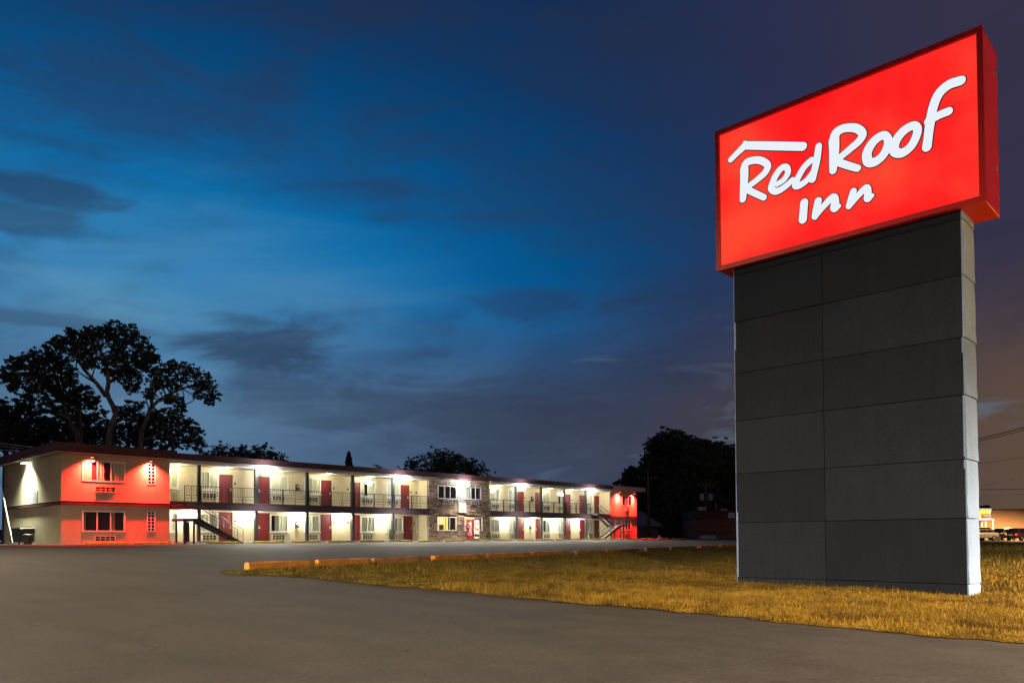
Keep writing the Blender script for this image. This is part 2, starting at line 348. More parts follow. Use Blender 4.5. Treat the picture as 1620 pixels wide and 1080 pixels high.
def sign_face_mat():
    m = bpy.data.materials.new('sign_face_red'); m.use_nodes = True; MATS['sign_face_red'] = m
    N = NT(m.node_tree); N.n.remove(N.n['Principled BSDF']); v = N.node('ShaderNodeTexCoord').outputs['Object']
    n = N.noise(v, 0.45, 1, 0.3); n2 = N.noise(v, 1.2, 2, 0.4)
    f = N.math('ADD', N.math('MULTIPLY', n, 0.75), N.math('MULTIPLY', n2, 0.25))
    c = N.ramp(f, [(0.36, (1.0, 0.003, 0.009, 1)), (0.50, (1.0, 0.020, 0.018, 1)), (0.66, (1.0, 0.065, 0.032, 1))])
    e = N.node('ShaderNodeEmission'); N.l.new(c, e.inputs[0]); e.inputs[1].default_value = 1.0
    N.l.new(e.outputs[0], N.n['Material Output'].inputs[0])
sign_face_mat()
def vend_front_mat():
    m = bpy.data.materials.new('vend_glow'); m.use_nodes = True; MATS['vend_glow'] = m
    N = NT(m.node_tree); N.n.remove(N.n['Principled BSDF']); v = N.node('ShaderNodeTexCoord').outputs['Object']
    n = N.noise(v, 5.5, 3, 0.5, 0.4)
    c = N.ramp(n, [(0.36, (0.30, 0.06, 0.01, 1)), (0.42, (1.0, 0.30, 0.06, 1)), (0.47, (1.0, 0.88, 0.66, 1)), (0.7, (1, 0.97, 0.88, 1))])
    e = N.node('ShaderNodeEmission'); N.l.new(c, e.inputs[0]); e.inputs[1].default_value = 1.3
    N.l.new(e.outputs[0], N.n['Material Output'].inputs[0])
vend_front_mat()

# ------------------------------------------------------------------ mesh helpers
ORG = {}
class MB:
    def __init__(s): s.v = []; s.f = []; s.mi = []
    def add(s, vs, fs, mi=0):
        o = len(s.v); s.v += [tuple(map(float, q)) for q in vs]; s.f += [tuple(i+o for i in f) for f in fs]; s.mi += [mi]*len(fs); return s
    def box(s, x0, x1, y0, y1, z0, z1, mi=0):
        x0, x1 = sorted((x0, x1)); y0, y1 = sorted((y0, y1)); z0, z1 = sorted((z0, z1))
        return s.add([(x0, y0, z0), (x1, y0, z0), (x1, y1, z0), (x0, y1, z0), (x0, y0, z1), (x1, y0, z1), (x1, y1, z1), (x0, y1, z1)],
                     [(0, 3, 2, 1), (4, 5, 6, 7), (0, 1, 5, 4), (1, 2, 6, 5), (2, 3, 7, 6), (3, 0, 4, 7)], mi)
    def prism(s, poly, axis, a, b, mi=0):
        """poly: 2D outline, pushed along axis from a to b ('x': (y,z), 'y': (x,z), 'z': (x,y))"""
        def P(u, w, t): return {'x': (t, u, w), 'y': (u, t, w), 'z': (u, w, t)}[axis]
        n = len(poly); vs = [P(u, w, a) for u, w in poly]+[P(u, w, b) for u, w in poly]
        return s.add(vs, [tuple(range(n))[::-1], tuple(range(n, 2*n))]+[(i, (i+1) % n, n+(i+1) % n, n+i) for i in range(n)], mi)
    def tube(s, pts, radii, n=6, mi=0, caps=True):
        pts = [Vector(p) for p in pts]; k = len(pts)
        if not hasattr(radii, '__len__'): radii = [radii]*k
        o = len(s.v); up = Vector((0.13, 0.21, 0.97))
        for i, p in enumerate(pts):
            t = (pts[min(i+1, k-1)]-pts[max(i-1, 0)])
            if t.length < 1e-9: t = Vector((0, 0, 1))
            t.normalize(); u = t.cross(up)
            if u.length < 0.05: u = t.cross(Vector((1, 0, 0)))
            u.normalize(); w = t.cross(u)
            for j in range(n):
                a = 2*math.pi*j/n; q = p+(u*math.cos(a)+w*math.sin(a))*radii[i]; s.v.append(tuple(q))
        for i in range(k-1):
            for j in range(n):
                s.f.append((o+i*n+j, o+i*n+(j+1) % n, o+(i+1)*n+(j+1) % n, o+(i+1)*n+j)); s.mi.append(mi)
        if caps:
            s.f.append(tuple(o+j for j in range(n))[::-1]); s.f.append(tuple(o+(k-1)*n+j for j in range(n))); s.mi += [mi, mi]
        return s
    def lathe(s, prof, n=16, c=(0, 0, 0), mi=0):
        o = len(s.v)
        for r, z in prof:
            for j in range(n):
                a = 2*math.pi*j/n; s.v.append((c[0]+r*math.cos(a), c[1]+r*math.sin(a), c[2]+z))
        for i in range(len(prof)-1):
            for j in range(n):
                s.f.append((o+i*n+j, o+i*n+(j+1) % n, o+(i+1)*n+(j+1) % n, o+(i+1)*n+j)); s.mi.append(mi)
        s.f.append(tuple(o+j for j in range(n))[::-1]); s.f.append(tuple(o+(len(prof)-1)*n+j for j in range(n))); s.mi += [mi, mi]
        return s
    def mesh(s, name, mats, smooth=False, org=(0, 0, 0)):
        me = bpy.data.meshes.new(name)
        me.from_pydata([(a-org[0], b-org[1], c-org[2]) for a, b, c in s.v], [], s.f)
        for m in (mats if isinstance(mats, (list, tuple)) else [mats]): me.materials.append(MATS[m] if isinstance(m, str) else m)
        if any(s.mi): me.polygons.foreach_set('material_index', s.mi)
        if smooth: me.polygons.foreach_set('use_smooth', [True]*len(me.polygons))
        me.update(); return me
    def build(s, name, mats, parent=None, smooth=False, org=None):
        """vertices in world space; a child is stored relative to its thing's origin"""
        o_ = ORG.get(parent.name, (0, 0, 0)) if parent else (org or (0, 0, 0))
        ob = bpy.data.objects.new(name, s.mesh(name, mats, smooth, o_)); COL.objects.link(ob)
        if parent: ob.parent = parent; ORG[ob.name] = o_
        else: ob.location = o_; ORG[ob.name] = o_
        return ob
def tag(o, label, cat, group=None):
    o['label'] = label; o['category'] = cat
    if group: o['group'] = group
    return o
def thing(name, loc, label, cat, group=None, rz=0.0):
    o = bpy.data.objects.new(name, None); COL.objects.link(o); o.location = tuple(map(float, loc)); o.rotation_euler = (0, 0, rz)
    o.empty_display_size = 0.2; ORG[o.name] = tuple(map(float, loc)); return tag(o, label, cat, group)
def inst(name, me, parent, wloc, rz=0.0):
    """another object sharing mesh data, a child placed at a world position"""
    ob = bpy.data.objects.new(name, me); COL.objects.link(ob); ob.parent = parent; o = ORG[parent.name]
    ob.location = (wloc[0]-o[0], wloc[1]-o[1], wloc[2]-o[2]); ob.rotation_euler = (0, 0, rz); ORG[ob.name] = tuple(wloc); return ob
def struct(o, kind='structure'): o['kind'] = kind; return o
def bevel(ob, w=0.01, seg=1):
    m = ob.modifiers.new('bevel', 'BEVEL'); m.width = w; m.segments = seg; m.limit_method = 'ANGLE'; return ob
def light(name, kind, parent, wloc, power, color, radius=0.1, spot=None, blend=0.5, aim=None):
    d = bpy.data.lights.new(name, kind); d.energy = power; d.color = color
    if kind in ('POINT', 'SPOT'): d.shadow_soft_size = radius
    if kind == 'SPOT': d.spot_size = math.radians(spot); d.spot_blend = blend
    o = bpy.data.objects.new(name, d); COL.objects.link(o)
    if parent: o.parent = parent; q = ORG[parent.name]; o.location = (wloc[0]-q[0], wloc[1]-q[1], wloc[2]-q[2])
    else: o.location = wloc
    if aim is not None: o.rotation_euler = Vector(aim).to_track_quat('-Z', 'Y').to_euler()
    return o
RND = random.Random(7)

# ------------------------------------------------------------------ ground
def sheet(name, xs, ys, dz, m, jitter=None):
    mb = MB(); vs = [(x, y, gz(x, y)+dz) for y in ys for x in xs]; n = len(xs)
    fs = [(j*n+i, j*n+i+1, (j+1)*n+i+1, (j+1)*n+i) for j in range(len(ys)-1) for i in range(n-1)]
    mb.add(vs, fs); return struct(mb.build(name, m))
sheet('ground', [-2500, -300, 2, 30, 75, 300, 2500], [-2500, -300, -40, 0, 52, 300, 2500], -0.05, 'terrain')
sheet('parking_lot', [-90, -20, 2, 20, 40, 75, 100], [-40, -10, 10, 30, 52], -0.008, 'asphalt')
sheet('far_parking_lot', [92, 110, 140, 190], [-60, 0, 40], -0.004, 'asphalt')
sheet('back_yard_pavement', [-90, 0, 75, 100], [52.0, 66], -0.012, 'asphalt')

KA = Vector((9.95, 19.12)); KDIR = Vector((1, 0.1435)).normalized()
def kline(x): return KA.y+0.1435*(x-KA.x)
def lawn_edge(y): return 9.72+0.07*math.sin(y*1.3)+0.05*math.sin(y*3.7+1)+0.05*math.sin(y*9.1)+0.03*math.sin(y*17.3+2)
def build_lawn():
    mb = MB(); ys = np.concatenate([np.arange(-14, 18.0, 0.25), np.linspace(18.0, 19.0, 6)])
    cols = [0, .15, .4, 1, 2, 4, 7, 11, 16, 24, 36, 56, 86]; rows = []
    for y in ys:
        e = lawn_edge(y)
        if y > 16.5: e -= 0.5*min(1, (y-16.5)/1.4)
        rows.append([(e+c, y, gz(e+c, y)+(0.0 if c == 0 else 0.035+0.02*math.sin(c*3+y))) for c in cols])
    n = len(cols); vs = [p for r in rows for p in r]
    fs = [(j*n+i, j*n+i+1, (j+1)*n+i+1, (j+1)*n+i) for j in range(len(rows)-1) for i in range(n-1)]
    mb.add(vs, fs)
    # wedge up to the line of orange blocks
    xs = [9.6, 12, 16, 22, 30, 40, 60, 95]; a = [(x, 18.95, gz(x, 18.95)+0.034) for x in xs]; b = [(x, kline(x)-0.05, gz(x, kline(x))+0.034) for x in xs]
    k = len(xs); mb.add(a+b, [(i, i+1, k+i+1, k+i) for i in range(k-1)])
    return struct(mb.build('lawn', 'lawn_soil'))
build_lawn()

def build_grass():
    rs = np.random.RandomState(5); P = []
    def scatter(n, x0, x1, y0, y1, s):
        x = rs.uniform(x0, x1, n); y = rs.uniform(y0, y1, n)
        e = 9.72+0.07*np.sin(y*1.3)+0.05*np.sin(y*3.7+1)+0.05*np.sin(y*9.1)+0.03*np.sin(y*17.3+2)-0.5*np.clip((y-16.5)/1.4, 0, 1)
        cl = np.sin(x*1.9+np.sin(y*1.3)*2)*np.sin(y*2.3+np.cos(x*1.1)*2)     # clumping
        keep = (x > e-0.16*rs.rand(n)**3) & (y < 19.12+0.1435*(x-9.95)-0.08) & (rs.rand(n) < 0.62+0.38*cl)
        keep &= ~((x > 15.6) & (x < 16.25) & (y > 3.85) & (y < 8.1))
        dx, dy = x, y
        # only what the camera's side of the field shows
        px = (x*RT[0]+y*RT[1])/(x*FW[0]+y*FW[1]+1e-6); keep &= (px > -0.60) & (px < 0.75)
        P.append(np.stack([x[keep], y[keep], np.full(keep.sum(), s)], 1))
    scatter(150000, 9.4, 17, 0.2, 9, 1.0); scatter(90000, 9.2, 18, 8.5, 20.5, 1.05)
    scatter(80000, 17, 30, 2, 23, 1.35); scatter(45000, 29, 60, 4, 27, 1.9); scatter(14000, 60, 92, 4, 26, 2.6)
    Q = np.concatenate(P); n = len(Q); x, y, s = Q.T
    z = -1.17+0.0195*y+0.001*np.clip(x-12, -10, 63)+0.02
    h = s*rs.gamma(5, 0.0135, n)+0.015
    edge = np.clip(0.55+(x-9.7)/0.8, 0.5, 1); h *= edge
    tall = 0.82+0.34*(np.sin(x*0.9+1.3*np.sin(y*0.7))*np.sin(y*1.1+0.6+0.8*np.sin(x*1.7))); h *= tall
    a = rs.uniform(0, 2*np.pi, n); lean = rs.gamma(2, 0.30, n)*h; la = rs.uniform(0, 2*np.pi, n)
    w = s*rs.uniform(0.0045, 0.010, n)
    ux, uy = np.cos(a)*w, np.sin(a)*w
    V = np.zeros((n, 5, 3), np.float32)
    V[:, 0] = np.stack([x-ux, y-uy, z], 1); V[:, 1] = np.stack([x+ux, y+uy, z], 1)
    mx, my = x+np.cos(la)*lean*0.35, y+np.sin(la)*lean*0.35
    V[:, 2] = np.stack([mx+ux*0.7, my+uy*0.7, z+h*0.6], 1); V[:, 3] = np.stack([mx-ux*0.7, my-uy*0.7, z+h*0.6], 1)
    V[:, 4] = np.stack([x+np.cos(la)*lean, y+np.sin(la)*lean, z+h*(1-0.15*np.minimum(lean/h, 2))], 1)
    me = bpy.data.meshes.new('grass'); me.vertices.add(n*5); me.vertices.foreach_set('co', V.reshape(-1))
    base = (np.arange(n)*5)[:, None]
    loops = np.concatenate([base+np.array([0, 1, 2, 3]), base+np.array([3, 2, 4])], 1).reshape(-1)
    me.loops.add(len(loops)); me.loops.foreach_set('vertex_index', loops.astype(np.int32))
    starts = (np.arange(n)*7)[:, None]+np.array([0, 4]); me.polygons.add(n*2)
    me.polygons.foreach_set('loop_start', starts.reshape(-1).astype(np.int32))
    at = me.attributes.new('tint', 'FLOAT', 'POINT'); at.data.foreach_set('value', np.repeat(rs.rand(n), 5).astype(np.float32))
    me.materials.append(MATS['grass_blade']); me.update(calc_edges=True); me.validate()
    o = bpy.data.objects.new('grass', me); COL.objects.link(o); struct(o, 'stuff')
    o['label'] = 'dry yellow green grass covering the verge around the sign'; o['category'] = 'grass'
build_grass()

# ------------------------------------------------------------------ pylon sign
X0 = 15.40; SY0, SY1, SZ0, SZ1 = 3.343, 8.467, 5.798, 8.840
PX0, PX1, PY0, PY1 = 15.52, 16.30, 3.756, 8.147
def spline(pts, n=8, closed=False):
    P = [np.array(p, float) for p in pts]; out = []; k = len(P)
    rng = range(k) if closed else range(k-1)
    for i in rng:
        p1, p2 = P[i], P[(i+1) % k]
        p0 = P[i-1] if (closed or i > 0) else 2*p1-p2
        p3 = P[(i+2) % k] if (closed or i+2 < k) else 2*p2-p1
        for t in np.linspace(0, 1, n, endpoint=False):
            out.append(0.5*((2*p1)+(-p0+p2)*t+(2*p0-5*p1+4*p2-p3)*t*t+(-p0+3*p1-3*p2+p3)*t**3))
    if not closed: out.append(P[-1])
    return out
def ribbon(mb, pts, radii, x_front, depth, grow=0.0, closed=False, sharp=False):
    """raised flat stroke in the (y,z) plane: pts (y,z), facing -x"""
    C = [np.array(p) for p in pts]; k = len(C); L = []; R = []
    for i in range(k):
        a = C[(i-1) % k] if (closed or i > 0) else C[i]; b = C[(i+1) % k] if (closed or i < k-1) else C[i]
        t = b-a; t = t/(np.linalg.norm(t)+1e-9); nrm = np.array([-t[1], t[0]]); r = radii[i]+grow
        L.append(C[i]+nrm*r); R.append(C[i]-nrm*r)
    if closed: L.append(L[0]); R.append(R[0])
    m = len(L); vs = [(x_front, *p) for p in L]+[(x_front, *p) for p in R]+[(x_front+depth, *p) for p in L]+[(x_front+depth, *p) for p in R]
    fs = []
    for i in range(m-1):
        fs += [(i, i+1, m+i+1, m+i), (2*m+i, 2*m+i+1, i+1, i), (m+i, m+i+1, 3*m+i+1, 3*m+i)]
    mb.add(vs, fs)
    if not closed:
        for e, q in ((0, 1), (k-1, k-2)):
            r = radii[e]+grow; d = C[e]-C[q]; a0 = math.atan2(d[1], d[0]); n = 10
            arc = [C[e]+r*np.array([math.cos(a0+u), math.sin(a0+u)]) for u in np.linspace(-math.pi/2, math.pi/2, n)]
            vs = [(x_front, *C[e])]+[(x_front, *p) for p in arc]+[(x_front+depth, *p) for p in arc]
            fs = [(0, 1+i, 2+i) for i in range(n-1)]+[(1+i, 1+n+i, 2+n+i, 2+i) for i in range(n-1)]
            mb.add(vs, fs)
za = lambda a, b: (1145+a/6.0, 190+b/6.0); zb = lambda a, b: (1290+a*0.17593, 110+b*0.17593); zc = lambda a, b: (1120+a*0.38898, 30+b*0.38889)
LETTERS = [
    ('roof_stroke', [(za, 1/6, [(68, 378, 30), (135, 310, 33), (205, 243, 40), (207, 242, 41), (480, 247, 44), (752, 253, 44)], False)]),
    ('letter', [(za, 1/6, [(196, 470, 46), (196, 560, 44), (190, 660, 41), (183, 752, 35)], False),
                (za, 1/6, [(192, 470, 42), (215, 408, 40), (285, 383, 38), (360, 388, 38), (418, 432, 37), (395, 497, 36), (325, 562, 33), (240, 628, 30)], False),
                (za, 1/6, [(212, 655, 34), (300, 697, 34), (382, 735, 33)], False)]),
    ('letter', [(za, 1/6, [(508, 610, 28), (572, 566, 30), (611, 500, 32), (596, 450, 33), (550, 458, 34), (497, 525, 36), (462, 605, 35), (455, 655, 36), (500, 678, 35), (575, 640, 33), (655, 570, 30)], False)]),
    ('letter', [(za, 1/6, [(832, 382, 33), (762, 452, 34), (705, 552, 34), (682, 618, 37), (718, 622, 35), (785, 578, 32), (842, 505, 30)], False),
                (za, 1/6, [(902, 250, 35), (885, 380, 38), (862, 480, 38), (842, 562, 38)], False)]),
    ('letter', [(zb, .17593, [(168, 640, 52), (170, 730, 49), (165, 830, 44), (160, 910, 36)], False),
                (zb, .17593, [(166, 640, 48), (190, 570, 46), (262, 530, 41), (365, 530, 41), (424, 578, 40), (398, 640, 39), (325, 706, 36), (225, 790, 33)], False),
                (zb, .17593, [(205, 835, 36), (295, 865, 36), (380, 890, 34)], False)]),
    ('letter', [(zb, .17593, [(602, 596, 41), (522, 652, 44), (466, 752, 46), (478, 832, 46), (545, 828, 43), (618, 760, 42), (655, 665, 40), (645, 612, 39)], True)]),
    ('letter', [(zb, .17593, [(875, 508, 41), (790, 558, 44), (722, 650, 45), (712, 735, 46), (780, 752, 44), (862, 690, 42), (912, 590, 41), (915, 528, 40)], True)]),
    ('letter', [(zb, .17593, [(1308, 103, 45), (1200, 140, 47), (1112, 220, 46), (1062, 335, 44), (1034, 470, 44), (1016, 600, 42), (1003, 700, 44)], False),
                (zb, .17593, [(1198, 378, 40), (1115, 412, 39), (1015, 470, 38)], False)]),
    ('letter', [(za, 1/6, [(765, 785, 42), (758, 865, 42), (752, 945, 43)], False)]),
    ('letter', [(za, 1/6, [(898, 768, 38), (880, 850, 38), (868, 915, 36)], False), (za, 1/6, [(872, 910, 32), (955, 812, 34), (1038, 735, 40), (1058, 780, 42), (1052, 838, 42), (1092, 818, 26)], False)]),
    ('letter', [(zc, .389, [(592, 702, 15), (583, 732, 15), (574, 762, 14)], False), (zc, .389, [(576, 760, 13), (612, 718, 14), (644, 688, 16), (651, 708, 16), (650, 732, 16), (668, 719, 10)], False)]),
]
def build_sign():
    z0 = gz(15.9, 5.9)
    root = thing('pylon_sign', (15.9, 5.95, z0), 'tall roadside sign with glowing red box on a charcoal panelled pylon', 'sign')
    # cabinet: shell behind the face, retainer frame round it
    mb = MB(); mb.box(X0+0.06, 16.45, SY0, SY1, SZ0, SZ1); bevel(mb.build('cabinet', 'sign_red_paint', root), 0.015)
    w = 0.085; fr = MB(); xa, xb = X0-0.03, X0+0.075
    o_ = [(SY0-.012, SZ0-.012), (SY1+.012, SZ0-.012), (SY1+.012, SZ1+.012), (SY0-.012, SZ1+.012)]; i_ = [(SY0+w, SZ0+w), (SY1-w, SZ0+w), (SY1-w, SZ1-w), (SY0+w, SZ1-w)]
    vs = [(xa, *p) for p in o_]+[(xa, *p) for p in i_]+[(xb, *p) for p in o_]+[(xb, *p) for p in i_]; fs = []
    for k in range(4):
        q = (k+1) % 4; fs += [(k, q, 4+q, 4+k), (4+k, 4+q, 12+q, 12+k), (8+k, 8+q, q, k)]
    fr.add(vs, fs); fr.build('cabinet_frame', 'sign_red_paint', root)
    face = None; cuts = [SZ0+w, SZ0+w+0.86, SZ0+w+1.98, SZ1-w]
    for k in range(3):
        p = MB(); p.box(X0+0.02, X0+0.05, SY0+w-.004, SY1-w+.004, cuts[k]+0.005, cuts[k+1]-0.005); ob = p.build('face_panel', 'sign_face_red', root)
        if k == 1: face = ob
    for name, strokes in LETTERS:
        a = MB(); b = MB(); off = 0.0
        for zf, sc, pts, closed in strokes:
            W = []
            for u, v, r in pts:
                px, py = zf(u, v); P = at_x(px, py, X0+0.01); dep = P @ FW
                W.append((P[1], P[2], r*sc*dep/F_PX*0.95))
            S = spline(W, 7, closed); pts2 = [(q[0], q[1]) for q in S]; rr = [q[2] for q in S]
            ribbon(a, pts2, rr, X0-0.004+off, 0.02, -0.004, closed); ribbon(b, pts2, rr, X0+0.008+off, 0.012, 0.013, closed); off += 0.0009
        e = b.build(name, 'letter_edge', root)
        a.build('letter_face', 'sign_white', e)
    # small fixings on the cabinet side
    for y, z in ((16.2, 8.35), (16.25, 6.6)):
        m = MB(); m.box(y-.03, y+.03, SY0-0.02, SY0+.01, z, z+.07); m.build('bracket', 'rivet', root)
    # pylon core and panels
    core = MB(); core.box(PX0+0.03, PX1-0.03, PY0+0.03, PY1-0.03, -1.02, SZ0+0.05); core.build('pylon_frame', 'joint_black', root)
    S = [SZ0-0.004, 5.637, 4.628, 3.521, 2.497, 1.361, 0.316, -0.846]
    ysplit = float(at_x(1303, 650, PX0)[1]); g = 0.006; rr = random.Random(3)
    for k in range(8):
        zt = S[k]; zb0 = S[k+1] if k < 7 else None
        for (ya, yb) in ((PY0, ysplit), (ysplit, PY1)):
            t = MB(); d1, d2 = rr.uniform(-.009, .006), rr.uniform(-.004, .008)
            la, lb = (zb0, zb0) if zb0 is not None else (-1.073+0.0148*(ya-PY0), -1.073+0.0148*(yb-PY0))
            if zb0 is not None: la += g; lb += g
            ztt = zt-g*(k > 0)
            vs = [(PX0+d1, ya+g, la), (PX0+d1, yb-g, lb), (PX0+d2, yb-g, ztt), (PX0+d2, ya+g, ztt)]; vs += [(PX0+0.05, p[1], p[2]) for p in vs]
            t.add(vs, [(0, 1, 2, 3), (4, 7, 6, 5), (0, 4, 5, 1), (1, 5, 6, 2), (2, 6, 7, 3), (3, 7, 4, 0)]); t.build('front_panel', 'panel_charcoal', root)
        # end panel: each sheet bellies out and laps over the next one down
        t = MB(); n = 8; lo = (zb0 if zb0 is not None else -1.075)+0.004; hi = zt-(0.010 if k else 0); vs = []
        for i in range(n+1):
            u = i/n; zz = lo+(hi-lo)*u; bul = 0.012*math.sin(u*math.pi)*rr.uniform(.8, 1.2)+0.022*max(0, 1-u*4)*(k < 7)
            for xx in (PX0+0.004, (PX0+PX1)/2, PX1-0.002): vs.append((xx, PY0-0.012-bul-(0.01 if xx == (PX0+PX1)/2 else 0), zz))
        fs = [(i*3+j, i*3+j+1, (i+1)*3+j+1, (i+1)*3+j) for i in range(n) for j in range(2)]
        t.add(vs, fs); m = len(vs); t.add([(x, PY0+0.025, z) for x, y, z in vs], [tuple(f[::-1]) for f in fs])
        for i in range(n):
            for j in (0, 2): t.f.append((i*3+j, (i+1)*3+j, m+(i+1)*3+j, m+i*3+j)); t.mi.append(0)
        t.f.append((0, m, m+1, 1)); t.f.append((1, m+1, m+2, 2)); t.mi += [0, 0]
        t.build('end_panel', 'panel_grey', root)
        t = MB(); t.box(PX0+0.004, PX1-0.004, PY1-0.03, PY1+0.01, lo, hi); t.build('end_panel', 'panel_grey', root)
        t = MB(); t.box(PX1-0.035, PX1, PY0+0.004, PY1-0.004, lo, hi); t.build('back_panel', 'panel_charcoal', root)
    dk = MB()
    for k in range(7):
        for _ in range(3):
            yy = rr.uniform(PY0+.2, PY1-.2); zz = rr.uniform(S[k+1]+.1, S[k]-.1); dk.box(PX0-0.006, PX0+0.01, yy-.009, yy+.009, zz-.009, zz+.009)
    o = dk.build('screw_holes', 'joint_black', root); o['kind'] = 'stuff'
    ft = MB(); ft.box(PX0+0.1, PX1-0.1, PY0+0.15, PY1-0.15, -1.35, -1.0); ft.build('footing', 'concrete', root)
build_sign()
def rock(px, py, X, r, label):
    P = at_x(px, py, X); c = (P[0], P[1], gz(P[0], P[1])+r*0.25); mb = MB(); n = 10; m = 6
    rr = random.Random(int(px)); prof = []
    bm = bmesh.new(); bmesh.ops.create_icosphere(bm, subdivisions=2, radius=r)
    for v in bm.verts: v.co = v.co*rr.uniform(.82, 1.12); v.co.y *= 1.5; v.co.z *= 0.62
    me = bpy.data.meshes.new('rock'); bm.to_mesh(me); bm.free(); me.materials.append(MATS['rock'])
    o = bpy.data.objects.new('rock', me); COL.objects.link(o); o.location = c; tag(o, label, 'rock')
rock(1352, 940, 15.45, 0.085, 'small pale stone lying in the grass under the sign pylon')

# ------------------------------------------------------------------ orange kerb blocks round the verge
def kpt(px):
    d = ray(px, 880); # vertical plane through the kerb line
    t = (KA.y-0.1435*KA.x)/(d[1]-0.1435*d[0]); return Vector((d[0]*t, d[1]*t))
KB = [(388, 497, 0), (499, 585, 0), (587, 679, 1), (683, 767, 0), (768, 838, 0), (839, 898, 0), (909, 956, 1), (958, 1009, 1), (1020, 1057, 0), (1060, 1098, 0), (1105, 1134, 0), (1138, 1167, 0), (1171, 1198, 0)]
ORD = ['first', 'second', 'third', 'fourth', 'fifth', 'sixth', 'seventh', 'eighth', 'ninth', 'tenth', 'eleventh', 'twelfth', 'thirteenth']
def kerb_blocks():
    rr = random.Random(4)
    for i, (a, b, f) in enumerate(KB):
        p, q = kpt(a), kpt(b); L = (q-p).length-0.10; c = (p+q)/2
        h = (0.235 if i < 2 else 0.23) if not f else 0.22
        bm = bmesh.new(); n = max(6, int(L/0.3)); prev = None
        sec = [(-0.12, -0.04), (-0.10, h-0.03), (-0.07, h), (0.07, h), (0.10, h-0.03), (0.12, -0.04)]
        rings = []
        for k in range(n+1):
            x = -L/2+L*k/n; tp = 0.97 if k in (0, n) else 1.0
            rings.append([bm.verts.new((x+rr.uniform(-.004, .004)*(0 < k < n), y*tp+rr.uniform(-.006, .006), z*(tp if z > 0 else 1)+(rr.uniform(-.022, .006) if z > 0 else 0))) for y, z in sec])
        for k in range(n):
            for j in range(len(sec)-1): bm.faces.new((rings[k][j], rings[k+1][j], rings[k+1][j+1], rings[k][j+1]))
        bm.faces.new(rings[0]); bm.faces.new(rings[-1][::-1]); bmesh.ops.recalc_face_normals(bm, faces=bm.faces)
        me = bpy.data.meshes.new('kerb_block'); bm.to_mesh(me); bm.free(); me.materials.append(MATS['kerb_faded' if f else 'kerb_orange'])
        o = bpy.data.objects.new('kerb_block', me); COL.objects.link(o); o.location = (c.x, c.y, gz(c.x, c.y)); o.rotation_euler = (0, -0.001, math.atan2(KDIR.y, KDIR.x)+rr.uniform(-.008, .008))
        extra = 'nearest the driveway' if i == 0 else ('faded brown, ' if f else '')+ORD[i]+' along the verge from the driveway'
        lab = 'long orange painted concrete kerb block '+extra if not f else 'low concrete kerb block, '+extra
        tag(o, lab, 'kerb block', 'orange kerb blocks along the verge')
kerb_blocks()

# ------------------------------------------------------------------ motel
YF, YW, YR = 51.36, 52.83, 63.5
LX0, LX1, CX0, CX1, RX0, RX1 = 15.18, 21.56, 43.60, 50.88, 69.33, 74.36
FL1, FL2, SLB, TOP = -0.06, 2.60, 2.06, 5.30
motel = thing('motel', (44.8, 57.4, gz(44.8, 52)), 'long two storey cream motel with red lit end blocks and open walkways', 'building')

def wall(name, m, x0, x1, z0, z1, holes, y, th=0.2, facing='y', parent=motel):
    """flat wall pierced by real openings; y is its outer face"""
    mb = MB(); xs = sorted({x0, x1, *[max(x0, min(x1, h[0])) for h in holes], *[max(x0, min(x1, h[1])) for h in holes]})
    for a, b in zip(xs, xs[1:]):
        if b-a < 1e-6: continue
        zz = sorted([(h[2], h[3]) for h in holes if h[0] <= a+1e-6 and h[1] >= b-1e-6]); z = z0
        for h0, h1 in zz+[(z1, z1)]:
            if h0 > z+1e-6: mb.box(a, b, y, y+th, z, min(h0, z1))
            z = max(z, h1)
    return mb.build(name, m, parent)

_win = {}
def window(x0, x1, z0, z1, y, n=2, cur=1.0, m='curtain', seed=0, parent=motel, trim=True, open_at=None):
    w, h = x1-x0, z1-z0; f = 0.055; fr = MB(); yo = y-0.035; yi = y+0.03
    fr.box(x0-.03, x1+.03, yo, yi, z1-f, z1+.02); fr.box(x0-.03, x1+.03, yo, yi, z0-.02, z0+f); fr.box(x0-.03, x0+f, yo, yi, z0+f, z1-f); fr.box(x1-f, x1+.03, yo, yi, z0+f, z1-f)
    pw = (w-2*f)/n
    for k in range(1, n): fr.box(x0+f+pw*k-.03, x0+f+pw*k+.03, yo+.01, yi-.01, z0+f, z1-f)
    o = fr.build('window', 'trim_white', parent)
    if trim: s = MB(); s.box(x0-.08, x1+.08, y-.09, y+.0, z0-.09, z0-.022); s.build('sill', 'trim_white', o)
    rr = random.Random(seed)
    for k in range(n):
        a, b = x0+f+pw*k, x0+f+pw*(k+1); p = MB(); p.box(a+.02, b-.02, y-.004, y+.002, z0+f, z1-f); p.build('pane', 'glass', o)
        if (open_at or {}).get(k, 1) == 0: continue
        frac = (open_at or {}).get(k, cur)
        # pleated cloth hanging behind the pane
        c = MB(); nn = 14; side = rr.random() < .5; ww = (b-a)*frac; ca = a if side else b-ww; ph = rr.uniform(0, 6)
        pts = [(ca+ww*i/nn, y+0.050+0.016*math.sin(i*1.9+ph)+0.006*math.sin(i*.7+ph)) for i in range(nn+1)]
        c.add([(px, py, z0+.02) for px, py in pts]+[(px, py, z1-.02) for px, py in pts], [(i, i+1, nn+2+i, nn+1+i) for i in range(nn)])
        c.build('curtain', m, o)
    return o

